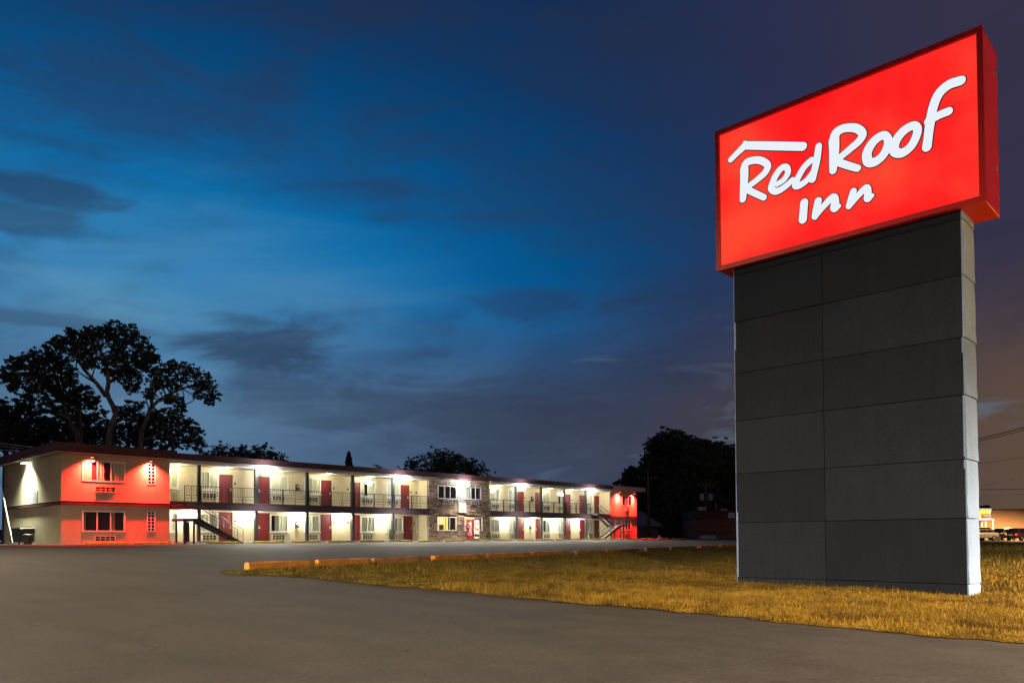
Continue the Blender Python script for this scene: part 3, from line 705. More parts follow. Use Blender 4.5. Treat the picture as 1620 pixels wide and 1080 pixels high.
def door_mesh():
    mb = MB(); W, H = 1.0, 1.0
    mb.box(0, .88, 0.02, .06, 0, 1.98)
    for cx in (.12, .48):
        for (za_, zb_) in ((.12, .72), (.82, 1.42), (1.52, 1.86)): mb.box(cx, cx+.28, 0.006, .03, za_, zb_)
    return mb.mesh('door', 'door_red')
DOOR = door_mesh()
_fm = MB(); _fm.box(-.07, 0.0, -.02, .1, 0, 2.05); _fm.box(.88, .95, -.02, .1, 0, 2.05); _fm.box(0, .88, -.02, .1, 1.985, 2.05); DFRAME = _fm.mesh('door_frame', 'door_frame')
_hm = MB(); _hm.tube([(.80, 0.02, .95), (.80, -.05, .95)], .018, 8).tube([(.80, -.05, .95), (.70, -.055, .95)], .014, 8).box(.775, .825, -.0, .022, .88, 1.12); DHANDLE = _hm.mesh('handle', 'chrome', True)
_nm = MB(); _nm.box(0, .13, -.015, .0, 0, .17); NPLATE = _nm.mesh('room_number', 'steel_dark')
def door(x0, x1, z, y, plate=1, mirror=False):
    sx = (x1-x0)/0.95; d = inst('door', DOOR, motel, (x0+.05, y+0.02, z)); d.scale = (sx, 1, 1)
    for nm, me in (('door_frame', DFRAME), ('handle', DHANDLE)):
        c = bpy.data.objects.new(nm, me); COL.objects.link(c); c.parent = d
        if nm == 'handle' and mirror: c.scale = (-1, 1, 1); c.location = (.88, 0, 0)
    if plate: inst('room_number', NPLATE, motel, (x1+.14 if plate > 0 else x0-.32, y-.001, z+1.35))

def ac(x0, x1, z0, z1, y, case='ac_case'):
    w, h = x1-x0, z1-z0; t = .045; c = MB(); c.box(x0, x1, y-.10, y+.12, z1-t, z1); c.box(x0, x1, y-.10, y+.12, z0, z0+t); c.box(x0, x0+t, y-.10, y+.12, z0+t, z1-t); c.box(x1-t, x1, y-.10, y+.12, z0+t, z1-t)
    for k in range(1, 4): xx = x0+t+(w-2*t)*k/4; c.box(xx-.012, xx+.012, y-.095, y, z0+t, z1-t)
    zz = (z0+z1)/2; c.box(x0+t, x1-t, y-.094, y, zz-.012, zz+.012)
    o = c.build('air_conditioner', case, motel); g = MB(); g.box(x0+t, x1-t, y-.03, y+.10, z0+t, z1-t)
    for k in range(7): zk = z0+t+(h-2*t)*(k+.5)/7; g.box(x0+t, x1-t, y-.06, y-.028, zk-.008, zk+.008)
    g.build('grille', 'ac_grille', o)

U0, U1, W0, W1 = 3.54, 4.78, 0.64, 1.88
# (kind, x0, x1) on the walkway wall
UPL = [('w', 22.20, 22.73), ('w', 24.28, 25.55), ('d', 25.63, 26.60), ('D', 28.55, 29.48), ('w', 29.58, 31.00), ('w', 32.41, 33.80), ('d', 33.88, 34.80), ('D', 36.60, 37.50), ('w', 37.60, 38.98), ('w', 40.23, 41.60), ('d', 41.68, 42.58), ('D', 43.62, 44.45)]
LOL = [('w', 22.20, 22.73), ('w', 24.28, 25.55), ('d', 25.63, 26.60), ('D', 28.55, 29.48), ('w', 29.58, 31.00), ('w', 32.41, 33.75), ('d', 33.83, 34.80), ('D', 36.60, 37.50), ('w', 37.60, 38.98), ('w', 40.18, 41.90), ('d', 41.98, 42.92), ('w', 43.42, 44.50)]
UPR = [('w', 52.41, 53.62), ('w', 54.85, 55.95), ('d', 56.20, 57.05), ('D', 58.78, 59.60), ('w', 59.80, 60.97), ('w', 62.15, 63.28), ('d', 63.42, 64.28), ('D', 65.85, 66.68), ('w', 67.15, 68.05), ('d', 68.45, 69.27)]
LOR = list(UPR)
def walkway(x0, x1, up, lo, seed):
    holes = []
    for items, wz0, wz1, dz in ((up, U0, U1, FL2), (lo, W0, W1, FL1)):
        for k, a, b in items: holes.append((a, b, wz0, wz1) if k == 'w' else (a-.02, b+.02, dz, dz+2.06))
    wall('wall', 'wall_cream', x0, x1, -0.5, TOP, holes, YW)
    rr = random.Random(seed)
    for items, wz0, wz1, dz in ((up, U0, U1, FL2), (lo, W0, W1, FL1)):
        for i, (k, a, b) in enumerate(items):
            if k == 'w':
                n = 1 if b-a < .8 else 2; op = {0: rr.choice([1, 1, .55]), 1: rr.choice([1, 1, .7])}
                window(a, b, wz0, wz1, YW, n, 1.0, 'curtain', seed*100+i, open_at=op)
                if b-a > .5: ac(a+.10 if k else a, min(b-.05, a+1.15), wz0-.62, wz0-.22, YW)
            else: door(a, b, dz+.004, YW, 1 if k == 'd' else -1, k == 'D')
    m = MB(); m.box(x0, x1, YW+1.4, YW+1.5, -0.5, TOP); m.box(x0, x1, YW+.2, YW+1.4, 2.1, 2.55); m.build('dark_room_backing', 'room_dark', motel)  # dark backing sheet stands in for the gloom of the unlit rooms
walkway(LX1, CX0+1.0, UPL, LOL, 1); walkway(CX1-.6, RX0, UPR, LOR, 2)

# pavement and balcony slab
def pavement(x0, x1, y0=50.95):
    n = max(1, round((x1-x0)/2.0))
    for k in range(n):
        a, b = x0+(x1-x0)*k/n, x0+(x1-x0)*(k+1)/n; m = MB(); m.box(a+.006, b-.006, y0, YW+.1, -0.5, FL1); o = m.build('paving_slab', 'sidewalk', walk); 
walk = struct(MB().box(21.6, 69.3, 51.0, YW+.15, -0.6, FL1-.012).build('sidewalk', 'sidewalk'))
pavement(21.6, CX0-.0); pavement(CX0, CX1, 50.2); pavement(CX1, 69.3)
for x0, x1 in ((LX1+.002, CX0-.002), (CX1+.002, RX0-.002)):
    m = MB(); m.box(x0, x1, YF+.04, YW-.002, SLB+.04, FL2-.004); m.build('balcony_floor', 'concrete', motel)
    n = round((x1-x0)/4.0)
    for k in range(n):
        a, b = x0+(x1-x0)*k/n, x0+(x1-x0)*(k+1)/n
        m = MB(); m.box(a+.003, b-.003, YF-.03, YF+.037, SLB, FL2); m.box(a+.003, b-.003, YF-.05, YF-.03, FL2-.09, FL2-.01); m.box(a+.003, b-.003, YF-.05, YF-.03, SLB+.01, SLB+.07)
        m.build('balcony_fascia', 'balcony_dark', motel)
    m = MB(); m.box(x0, x1, YF+.05, YW-.004, SLB+.0, SLB+.036); m.build('walkway_ceiling', 'soffit_cream', motel)
    m = MB(); m.box(x0, x1, YF-.20, YW-.004, 5.06, 5.295); m.build('soffit', 'soffit_cream', motel)
    m = MB(); m.prism([(50.80, 5.10), (50.74, 5.16), (50.74, 5.275), (50.84, 5.275), (50.84, 5.10)], 'x', x0-.5, x1+.5); m.build('gutter', 'gutter_grey', motel)
# roof: deck with a deep maroon fascia, a little proud over the end blocks
m = MB(); m.box(LX0-.45, RX1+.9, 50.86, YR+.5, 5.30, 5.70); roof = m.build('roof', 'fascia_maroon', motel)
m = MB()
m.box(LX0-.50, LX1+.25, 50.80, YR+.55, 5.36, 5.84); m.build('fascia', 'fascia_maroon', roof)
m = MB(); m.box(RX0-.1, RX1+.95, 50.80, YR+.55, 5.30, 5.72); m.build('fascia', 'gutter_grey', roof)
m = MB(); m.box(LX0-.42, LX1+.2, 50.9, YR+.4, 5.28, 5.299); m.build('eave_soffit', 'soffit_cream', motel)
m = MB(); m.box(RX0-.05, RX1+.8, 50.9, YR+.4, 5.28, 5.299); m.build('eave_soffit', 'soffit_cream', motel)
for i in range(12):
    a = LX1+.3+i*3.95; m = MB(); m.box(a+.004, a+3.946, 50.835, 50.858, 5.305, 5.70); m.build('roof_edge_panel', 'fascia_maroon', roof)

# posts and railings
PL = [23.57, 27.71, 31.82, 35.90, 39.85]; PR = [54.55, 58.16, 61.74, 65.27]
pm1 = MB(); pm1.box(-.10, .10, -.10, .10, 0, SLB-FL1); PM1 = pm1.mesh('post', 'steel_dark'); pm2 = MB(); pm2.box(-.10, .10, -.10, .10, 0, 5.06-FL2); PM2 = pm2.mesh('post', 'steel_dark')
for x in PL+PR: inst('post', PM1, motel, (x, YF+.16, FL1)); inst('post', PM2, motel, (x, YF+.16, FL2))
def railing(x0, x1):
    m = MB(); y = YF+.03; z = FL2
    m.box(x0, x1, y-.02, y+.02, z+1.03, z+1.07); m.box(x0, x1, y-.012, y+.012, z+.40, z+.43); m.box(x0, x1, y-.012, y+.012, z+.22, z+.245)
    for xx in (x0, x1-.04): m.box(xx, xx+.04, y-.022, y+.022, z, z+1.06)
    xm = (x0+x1)/2; m.box(xm-.018, xm+.018, y-.018, y+.018, z, z+.42)
    o = m.build('railing', 'steel_dark', motel)
    n = int((x1-x0)/.155); b = MB()
    for k in range(1, n):
        xx = x0+(x1-x0)*k/n; b.box(xx-.009, xx+.009, y-.009, y+.009, z+.43, z+1.03)
    q = x0+(x1-x0)*.5
    for s_ in (-1, 1): b.tube([(q, y, z+.5), (q+s_*.09, y, z+.62), (q, y, z+.73), (q-s_*.09, y, z+.85), (q, y, z+.97)], .011, 5)
    bo = b.build('balusters', 'steel_dark', o); bo['kind'] = 'stuff'
def rails(ps, a, b):
    e = [a]+[p for p in ps if a < p < b]+[b]
    for u, v in zip(e, e[1:]):
        u2, v2 = u+.08, v-.08; k = 2 if v2-u2 > 2.6 else 1
        for j in range(k): railing(u2+(v2-u2)*j/k, u2+(v2-u2)*(j+1)/k-(.0 if j == k-1 else .02))
rails(PL, 22.45, CX0); rails(PR, CX1, 66.0)

# stairs: mid landing at the block end, lower flight doubling back
def stairs(s, xl, xg, xt):
    """s=-1: landing to the left (low X); xl landing edge, xg foot of lower flight, xt head of upper flight"""
    zl = 1.42; st = MB(); a, b = (xl-1.1, xl) if s < 0 else (xl, xl+1.1)
    st.box(a, b, 49.55, 51.25, zl-.16, zl); o = st.build('staircase', 'steel_dark', motel)
    def flight(x_hi, z_hi, x_lo, z_lo, y0, y1, n):
        for yy in (y0, y1-.06):
            g = MB(); g.prism([(x_hi, z_hi+.02), (x_lo, z_lo+.02), (x_lo, z_lo-.10+(.10 if z_lo < 0.2 else 0)), (x_lo+(x_hi-x_lo)*.06, z_lo-.18+(.12 if z_lo < .2 else 0)), (x_hi, z_hi-.30)], 'y', yy, yy+.06); g.build('stringer', 'steel_dark', o)
        for k in range(n):
            u = (k+.5)/n; x = x_hi+(x_lo-x_hi)*u; z = z_hi+(z_lo-z_hi)*u; t = MB(); t.box(x-.13, x+.13, y0+.06, y1-.06, z-.045, z-.0); t.build('tread', 'concrete', o)
        for yy in (y0+.03, y1-.03):
            h = MB(); h.tube([(x_hi, yy, z_hi+.90), (x_lo, yy, z_lo+.90)], .02, 6); h.tube([(x_hi, yy, z_hi+.45), (x_lo, yy, z_lo+.45)], .012, 5); h.tube([(x_lo, yy, z_lo), (x_lo, yy, z_lo+.92)], .022, 6); h.tube([(x_hi, yy, z_hi), (x_hi, yy, z_hi+.92)], .022, 6)
            for k in range(1, 14): u = k/14; x = x_hi+(x_lo-x_hi)*u; z = z_hi+(z_lo-z_hi)*u; h.tube([(x, yy, z), (x, yy, z+.88)], .008, 4)
            h.build('handrail', 'steel_dark', o)
    g0 = gz(xg, 50)
    flight(xl, zl, xg, g0+.02, 49.58, 50.36, 9)
    if s > 0: flight(xl, zl, xt, FL2, 50.44, 51.22, 6)
    r = MB(); yA = 49.58
    xe = a if s < 0 else b-.03
    for z in (zl+.45, zl+.9): r.box(a, b, yA, yA+.03, z-.015, z+.015); r.box(xe, xe+.03, yA, 51.2, z-.015, z+.015)
    for k in range(8): xx = a+(b-a-.02)*k/7; r.box(xx, xx+.018, yA+.005, yA+.023, zl, zl+.9)
    for k in range(1, 10): yy = yA+1.6*k/10; r.box(xe+.005, xe+.022, yy, yy+.018, zl, zl+.9)
    r.build('landing_railing', 'steel_dark', o)
    for xx, yy in ((a+.2, 49.75), (b-.3, 49.75), (a+.2, 51.0), (b-.3, 51.0)): p = MB(); p.box(xx-.05, xx+.05, yy-.05, yy+.05, g0-.2, zl-.16); p.build('landing_post', 'steel_dark', o)
    if s < 0: return
    w = MB(); w.box(xt-.5, xt+.5, 50.40, YF-.052, FL2-.16, FL2-.01); w.build('stair_head', 'steel_dark', o)
stairs(-1, 22.75, 25.75, 25.0); stairs(1, 68.75, 65.6, 66.4)
m = MB(); m.box(22.40, 22.72, 51.0, 51.25, gz(22, 51), 1.25); m.build('stair_pier', 'steel_dark', motel)

# end blocks: panelled front, end wall, return wall
def block_front(x0, x1, seams, win_u, win_l, holes_extra, m='wall_beige'):
    holes = [win_u, win_l]+holes_extra; xs = [x0]+seams+[x1]
    for (za_, zb_) in ((-0.6, 2.20), (2.42, 5.28)):
        for a, b in zip(xs, xs[1:]):
            hs = [h for h in holes if h[1] > a and h[0] < b and h[2] > za_-.1 and h[3] < zb_+.1]
            wall('wall_panel', m, a+(.004 if a > x0 else 0), b-(.004 if b < x1 else 0), za_, zb_, hs, YF, .16)
    b_ = MB(); b_.box(x0+.01, x1-.01, YF+.30, YF+.36, -.6, 5.28); b_.build('dark_room_backing', 'room_dark', motel)  # near-black sheet close behind the panes, painted as unlit room depth
    t = MB(); t.box(x0-.05, x1+.002, YF-.09, YF+.1, 2.205, 2.415); t.build('band_course', 'fascia_maroon', motel)
LWU = (16.34, 18.78, 3.66, 4.90); LWL = (16.34, 18.78, 0.60, 1.84); LGU = (20.15, 20.63, 3.62, 4.94); LGL = (20.15, 20.62, 0.62, 1.90)
block_front(LX0, LX1, [16.315, 18.80, 20.13], LWU, LWL, [LGU, LGL])
window(*LWU, YF, 3, 1, 'curtain', 31, open_at={0: .62, 1: .5, 2: 1.0}, trim=False); window(*LWL, YF, 3, 1, 'curtain_tan', 32, open_at={0: .2, 1: 0, 2: .35}, trim=False)
ac(17.01, 18.23, 3.00, 3.36, YF); ac(17.01, 18.23, -.02, 0.34, YF)
def glass_blocks(x0, x1, z0, z1, y, nx=2, nz=6):
    fr = MB(); f = .035; fr.box(x0-.02, x1+.02, y-.03, y+.1, z1-f, z1+.02); fr.box(x0-.02, x1+.02, y-.03, y+.1, z0-.02, z0+f); fr.box(x0-.02, x0+f, y-.03, y+.1, z0+f, z1-f); fr.box(x1-f, x1+.02, y-.03, y+.1, z0+f, z1-f)
    for k in range(1, nx): xx = x0+(x1-x0)*k/nx; fr.box(xx-.02, xx+.02, y-.02, y+.08, z0+f, z1-f)
    for k in range(1, nz): zz = z0+(z1-z0)*k/nz; fr.box(x0+f, x1-f, y-.018, y+.078, zz-.02, zz+.02)
    o = fr.build('glass_block_window', 'trim_white', motel)
    for i in range(nx):
        for k in range(nz):
            a, b = x0+(x1-x0)*i/nx+.02, x0+(x1-x0)*(i+1)/nx-.02; c, d = z0+(z1-z0)*k/nz+.02, z0+(z1-z0)*(k+1)/nz-.02
            p = MB(); p.box(a, b, y+.01, y+.05, c, d); p.build('glass_block', 'glass_block', o)
glass_blocks(*LGU, YF); glass_blocks(*LGL, YF)
RWU = (71.50, 73.36, 3.62, 4.75); RWL = (71.48, 73.22, 0.90, 2.03); RGU = (70.0, 70.34, 3.66, 4.86); RGL = (70.0, 70.34, 0.86, 2.0)
block_front(RX0, RX1, [71.2], RWU, RWL, [RGU, RGL])
window(*RWU, YF, 3, 1, 'curtain_tan', 41, open_at={0: .3, 1: 0, 2: .4}, trim=False); window(*RWL, YF, 3, 1, 'curtain', 42, open_at={0: .35, 1: .35, 2: .1}, trim=False)
ac(72.05, 72.98, 3.08, 3.40, YF); ac(72.05, 72.98, .42, .72, YF); glass_blocks(*RGU, YF, 2, 5); glass_blocks(*RGL, YF, 2, 5)
# left end wall in vertical sheets, return walls, rear
ys = [YF+.162, 53.9, 56.4, 58.9, 61.2, YR]
for (za_, zb_) in ((-.6, 2.20), (2.42, 5.28)):
    for a, b in zip(ys, ys[1:]):
        w_ = MB(); w_.box(LX0, LX0+.15, a+.003, b-.003, za_, zb_); w_.build('wall_panel', 'wall_beige', motel)
w_ = MB(); w_.box(LX0-.09, LX0+.1, YF+.1, YR, 2.205, 2.415); w_.build('band_course', 'fascia_maroon', motel)
w_ = MB(); w_.box(LX0-.10, LX0-.02, YF-.08, YR, 2.416, 2.44); w_.box(LX0-.02, LX1, YF-.10, YF-.02, 2.416, 2.44); w_.build('band_flashing', 'trim_white', motel)
w_ = MB(); w_.box(RX0, RX1, YF-.10, YF-.02, 2.416, 2.44); w_.build('band_flashing', 'fascia_maroon', motel)
w_ = MB(); w_.box(LX1-.16, LX1, YF+.162, YW+.3, -.6, 5.28); w_.build('return_wall', 'wall_cream', motel)
w_ = MB(); w_.box(RX0, RX0+.16, YF+.162, YW+.3, -.6, 5.28); w_.build('return_wall', 'wall_cream', motel)
w_ = MB(); w_.box(RX1-.16, RX1, YF+.162, YR, -.6, 5.28); w_.build('end_wall', 'wall_beige', motel)
w_ = MB(); w_.box(LX0+.16, RX1-.17, YR-.2, YR-.003, -.6, 5.28); w_.build('rear_wall', 'wall_beige', motel)

# stone faced office block
SWs = [(44.62, 46.78, 3.52, 4.66), (47.84, 49.78, 3.56, 4.68), (44.54, 46.72, 0.74, 1.95), (47.76, 49.92, 0.74, 1.96)]
wall('wall', 'stone_dark', CX0, CX1, -.6, TOP, SWs, YF+.10, .2)
for a_ in (CX0+.002, CX1-.18): w_ = MB(); w_.box(a_, a_+.178, YF+.302, YW+.2, -.6, TOP); w_.build('return_wall', 'wall_cream', motel)
def stones():
    rr = random.Random(21); sets = {'stone': MB(), 'stone_pale': MB(), 'stone_dark': MB()}; z = -.25; g = .008
    solid = SWs+[(46.85, 47.80, 3.30, 5.3)]
    while z < 5.2:
        h = rr.choice([.07, .09, .11, .14]); top = z+h; x = CX0+.0
        if z > 3.45 and top > 4.62: pass
        while x < CX1-.02:
            L = min(rr.uniform(.22, .75), CX1-x)
            if CX1-x-L < .12: L = CX1-x
            segs = [(x, x+L)]
            for hx0, hx1, hz0, hz1 in solid:
                if top > hz0-.03 and z < hz1+.03:
                    ns = []
                    for a, b in segs:
                        if b <= hx0-.03 or a >= hx1+.03: ns.append((a, b)); continue
                        if a < hx0-.03: ns.append((a, hx0-.03))
                        if b > hx1+.03: ns.append((hx1+.03, b))
                    segs = ns
            for a, b in segs:
                if b-a < .04: continue
                key = rr.choices(['stone', 'stone_pale', 'stone_dark'], [.62, .18, .20])[0] if z < 3.5 else rr.choices(['stone', 'stone_pale'], [.5, .5])[0]
                sets[key].box(a+g, b-g, YF+rr.uniform(0, .05), YF+.12, z+g*.6, min(top, 5.29)-g*.6)
            x += L
        z = top
    for k, mb in sets.items():
        o = mb.build('stone_facing', k, motel); o['kind'] = 'stuff'
stones()
w_ = MB(); w_.box(46.87, 47.78, YF+.02, YF+.098, 3.32, 5.29); w_.build('render_panel', 'plaster_grey', motel)
for k, h in enumerate(SWs[:2]): window(*h, YF+.06, 3, 1, 'curtain', 50+k, open_at={0: 0 if k == 0 else .9, 1: .3, 2: 0}, trim=False)
ac(45.28, 46.27, 3.08, 3.42, YF+.05, 'gutter_grey'); ac(48.48, 49.48, 3.10, 3.44, YF+.05, 'gutter_grey')
b_ = MB(); b_.box(CX0+.2, CX1-.2, YF+1.3, YF+1.4, 2.3, TOP); b_.build('dark_room_backing', 'room_dark', motel)  # dark sheet gives the upper office rooms their unlit look
for k, h in enumerate(SWs[2:]):
    o = window(*h, YF+.06, 3, 1, 'curtain', 60+k, open_at={0: 0, 1: 0, 2: 0}, trim=False)
    g = MB(); x0, x1, z0, z1 = h
    g.box(x0-.1, x1+.1, YF+1.25, YF+1.3, z0-.1, z1+.1); g.build('glowing_room_wall', 'lobby_wall_glow', o)  # back wall emits the lobby's indoor light itself, no lamp inside
    g = MB(); w3 = (x1-x0)/6
    for q in ((0, 1) if k == 0 else (0, 4)):
        g.box(x0+w3*(q*2+.25 if k == 0 else q+.05), x0+w3*(q*2+.75 if k == 0 else q+.95), YF+.8, YF+.86, z0, z1)
    g.build('glowing_panel', 'lobby_panel_glow', o)  # upright strips glow on their own as brighter parts of the lobby
    g = MB()
    for q in (.30, .62): g.box(x0+(x1-x0)*q, x0+(x1-x0)*(q+.025), YF+.5, YF+.55, z0, z1)
    g.box(x0+(x1-x0)*.36, x0+(x1-x0)*.55, YF+.55, YF+.8, z0, z0+(z1-z0)*.45); g.build('room_furniture', 'curtain_tan', o)

# ------------------------------------------------------------------ lettering helper (block strokes for short marks)
def text_mesh(s, size, m, ext=0.004, shear=0.0):
    cu = bpy.data.curves.new('t', 'FONT'); cu.body = s; cu.size = size; cu.extrude = ext; cu.align_x = 'CENTER'; cu.align_y = 'CENTER'; cu.shear = shear
    t = bpy.data.objects.new('t', cu); COL.objects.link(t); bpy.context.view_layer.update()
    me = bpy.data.meshes.new_from_object(t.evaluated_get(bpy.context.evaluated_depsgraph_get())); me.name = 'lettering'
    bpy.data.objects.remove(t); bpy.data.curves.remove(cu); me.materials.clear(); me.materials.append(MATS[m]); return me
def put_text(name, me, parent, wloc, rot):
    o = bpy.data.objects.new(name, me); COL.objects.link(o); o.parent = parent; q = ORG[parent.name]
    o.location = (wloc[0]-q[0], wloc[1]-q[1], wloc[2]-q[2]); o.rotation_euler = rot; return o
HP = math.pi/2

def wall_plate():
    t = thing('address_plate', (47.40, YF-.02, 2.33), 'pale square plate with small dark figures on the stone office front', 'plate')
    m = MB(); m.box(46.94, 47.87, YF-.05, YF+.03, 2.33, 3.28); bevel(m.build('plate', 'plaster_grey', t), .01)
    m = MB(); m.box(46.90, 47.91, YF-.06, YF+.03, 3.281, 3.34); m.build('plate_cap', 'lamp_metal', t)
    put_text('figures', text_mesh('1 360', .24, 'plate_ink'), t, (47.34, YF-.055, 2.53), (HP, 0, 0))
wall_plate()
def notice():
    t = thing('notice_board', (LX0-.01, 56.5, 2.55), 'small white notice with dark print on the motel end wall', 'sign')
    m = MB(); m.box(LX0-.035, LX0+.002, 55.98, 57.04, 2.50, 3.26); bevel(m.build('board', 'plate_white', t), .006)
    rr = random.Random(2)
    for k in range(6):
        z = 3.17-k*.115; y = 56.93
        while y > 56.1:
            w = rr.uniform(.1, .3); m = MB(); m.box(LX0-.040, LX0-.034, max(56.08, y-w), y, z-.045, z+.03)
            m.build('print_mark', 'plate_ink', t); y -= w+.06
notice()

def vending():
    xa = 47.92; P = at_x(748.6, 835, xa); yb = float(P[1]); Q = at_y(758.6, 835, yb); xb = float(Q[0]); z0 = FL1; z1 = 1.74
    t = thing('vending_machine', ((xa+xb)/2, (yb+YF)/2, z0), 'red soft drink vending machine with glowing front by the office window', 'vending machine')
    m = MB(); m.box(xa, xb, yb+.05, YF-.06, z0+.06, z1); bevel(m.build('cabinet', 'vend_red', t), .02)
    m = MB(); m.box(xa, xb, yb+.0, yb+.05, z0+.06, z1); bevel(m.build('door', 'vend_dark', t), .015)
    m = MB(); m.box(xa+.10, xb-.05, yb-.03, yb-.001, z0+.12, z1-.04); m.build('front_display', 'vend_glow', t)
    m = MB(); m.box(xa+.04, xa+.075, yb-.02, yb-.001, .72, .98); m.build('coin_slot', 'plate_white', t)
    m = MB(); m.box(xa+.12, xb-.08, yb-.034, yb-.0305, .22, .42); m.build('dispensing_flap', 'vend_dark', t)
    for xx in (xa+.06, xb-.1):
        for yy in (yb+.1, YF-.2): m = MB(); m.box(xx-.03, xx+.03, yy, yy+.06, z0, z0+.06); m.build('foot', 'vend_dark', t)
    # script lettering running up the side
    G = {'C': [[(.95, .95), (.6, 1.25), (.15, .9), (.05, .35), (.35, -.05), (.95, .2)]], 'o': [[(.3, .6), (.05, .35), (.2, .02), (.5, .1), (.55, .45), (.3, .6), (.7, .55)]],
         'c': [[(.55, .5), (.3, .62), (.06, .35), (.2, .02), (.6, .15)]], 'a': [[(.55, .55), (.2, .58), (.05, .25), (.25, .02), (.5, .3), (.58, .58), (.52, .1), (.75, .05)]],
         '-': [[(.05, .32), (.35, .36)]], 'l': [[(.1, .1), (.35, .7), (.45, 1.2), (.28, 1.15), (.2, .5), (.3, .02), (.55, .15)]]}
    adv = {'C': .85, 'o': .6, 'c': .58, 'a': .68, '-': .42, 'l': .45}; u = 0.0; mb = MB(); off = 0
    tot = sum(adv[c] for c in 'Coca-Cola'); sc = 1.22/tot; yc = (yb+.05+YF-.06)/2
    for ch in 'Coca-Cola':
        for st in G[ch]:
            S = spline([(p[0]+u+.18*p[1], p[1]) for p in st], 5); pts = [(yc+.17-q[1]*sc*1.9-.0, .30+q[0]*sc) for q in S]
            # reading upward: text right = up, text up = towards the rear (left in view)
            pts = [(yc-.20+q[1]*sc*1.75, .32+q[0]*sc) for q in S]
            ribbon(mb, pts, [.034 if ch == 'C' else .028]*len(pts), xa-.012+off, .01); off += .0004
        u += adv[ch]
    mb.build('lettering', 'plate_white', t)
vending()

# ------------------------------------------------------------------ lamps on the motel
WARM = (1.0, 0.95, 0.80); COOL = (1.0, 0.91, 0.74)
FLOODX = [28.0, 40.04, 47.29, 54.58, 65.27]; FN = ['nearest the stairs of the left block', 'on the post right of the middle of the near wing', 'over the stone office front', 'at the start of the far wing', 'beside the far staircase']
for x, nm in zip(FLOODX, FN):
    z = 5.05; t = thing('floodlight', (x, 50.78, z), 'bright white eave floodlight '+nm, 'lamp', 'eave floodlights')
    m = MB(); m.box(x-.24, x+.24, 50.70, 50.95, z-.02, z+.06); m.tube([(x, 50.85, z+.05), (x, 50.85, z+.12)], .04, 8); m.build('housing', 'lamp_metal', t)
    m = MB(); m.prism([(50.68, z-.021), (50.55, z-.08), (50.55, z-.36), (50.84, z-.42), (50.95, z-.16), (50.95, z-.021)], 'x', x-.27, x+.27); bevel(m.build('lens', 'lamp_cool', t), .03, 2)
    light('flood_light', 'SPOT', t, (x, 50.50, z-.50), 3800, COOL, .12, 150, .8, (0, -.75, -1))
    light('flood_light', 'POINT', t, (x, 50.30, z-.06), 150, (.95, .97, 1.0), .10)
POR = [(23.36, 'over the near stair landing'), (27.53, 'between the first pair of doors'), (31.61, 'beside the first wall box'), (35.61, 'in the middle of the near wing'), (39.69, 'by the potted shrub'),
       (54.2, 'first in the far wing'), (57.9, 'above the far wall box'), (61.48, 'third in the far wing'), (65.09, 'nearest the far staircase')]
for x, nm in POR:
    z = 1.98; y = YW-.18; t = thing('porch_lamp', (x, YW, z), 'white glowing porch lamp under the balcony '+nm, 'lamp', 'porch lamps under the balcony')
    m = MB(); m.box(x-.09, x+.09, YW-.03, YW-.001, z-.13, z+.10); m.box(x-.10, x+.10, YW-.22, YW-.03, z+.045, z+.065); m.build('back_plate', 'lamp_metal', t)
    m = MB(); m.lathe([(.06, .04), (.14, .0), (.17, -.11), (.13, -.23), (.05, -.27)], 12, (x, y, z)); m.build('globe', 'lamp_white', t, True)
    light('porch_light', 'POINT', t, (x, YW-.48, z-.16), 235, WARM, .14)
SOF = [22.4, 25.6, 29.8, 33.9, 37.9, 42.0, 52.6, 56.4, 60.0, 63.5, 67.6]
for i, x in enumerate(SOF):
    t = thing('soffit_lamp', (x, 52.0, 5.06), 'small flush lamp in the upper walkway ceiling, '+['first', 'second', 'third', 'fourth', 'fifth', 'sixth', 'seventh', 'eighth', 'ninth', 'tenth', 'eleventh'][i]+' from the near end', 'lamp', 'flush lamps in the upper walkway ceiling')
    m = MB(); m.lathe([(.13, 0), (.14, -.02), (.12, -.035)], 14, (x, 52.0, 5.058)); m.build('rim', 'lamp_metal', t)
    m = MB(); m.lathe([(.11, -.036), (.09, -.05), (.03, -.056)], 14, (x, 52.0, 5.058)); m.build('lens', 'lamp_white', t)
    light('soffit_light', 'POINT', t, (x, 52.0, 4.90), 88, (1.0, .88, .60), .12)
def red_lamp(x, z, y, label, pw, sz=100):
    t = thing('red_spotlight', (x, y, z), label, 'lamp', 'red wall washers on the end blocks')
    m = MB(); m.tube([(x, y+.0, z+.10), (x, y-.40, z+.12)], .02, 6); m.tube([(x, y-.40, z+.12), (x, y-.37, z-.02)], [.04, .075], 10); m.build('housing', 'lamp_metal', t)
    m = MB(); m.tube([(x, y-.368, z-.022), (x, y-.362, z-.04)], [.075, .06], 10); m.build('lens', 'lamp_red', t)
    light('red_light', 'SPOT', t, (x, y-.36, z-.05), pw, (1.0, 0.022, 0.014), .05, 125, 1.0, (0, .30, -1))
red_lamp(16.74, 5.10, YF, 'red spotlight over the upper window of the near end block', 15000)
red_lamp(20.22, 5.10, YF, 'red spotlight over the glass block window of the near end block', 15000)
red_lamp(70.66, 5.06, YF, 'red spotlight left of the window on the far end block', 15000)
red_lamp(73.35, 5.00, YF, 'red spotlight at the window corner of the far end block', 15000)
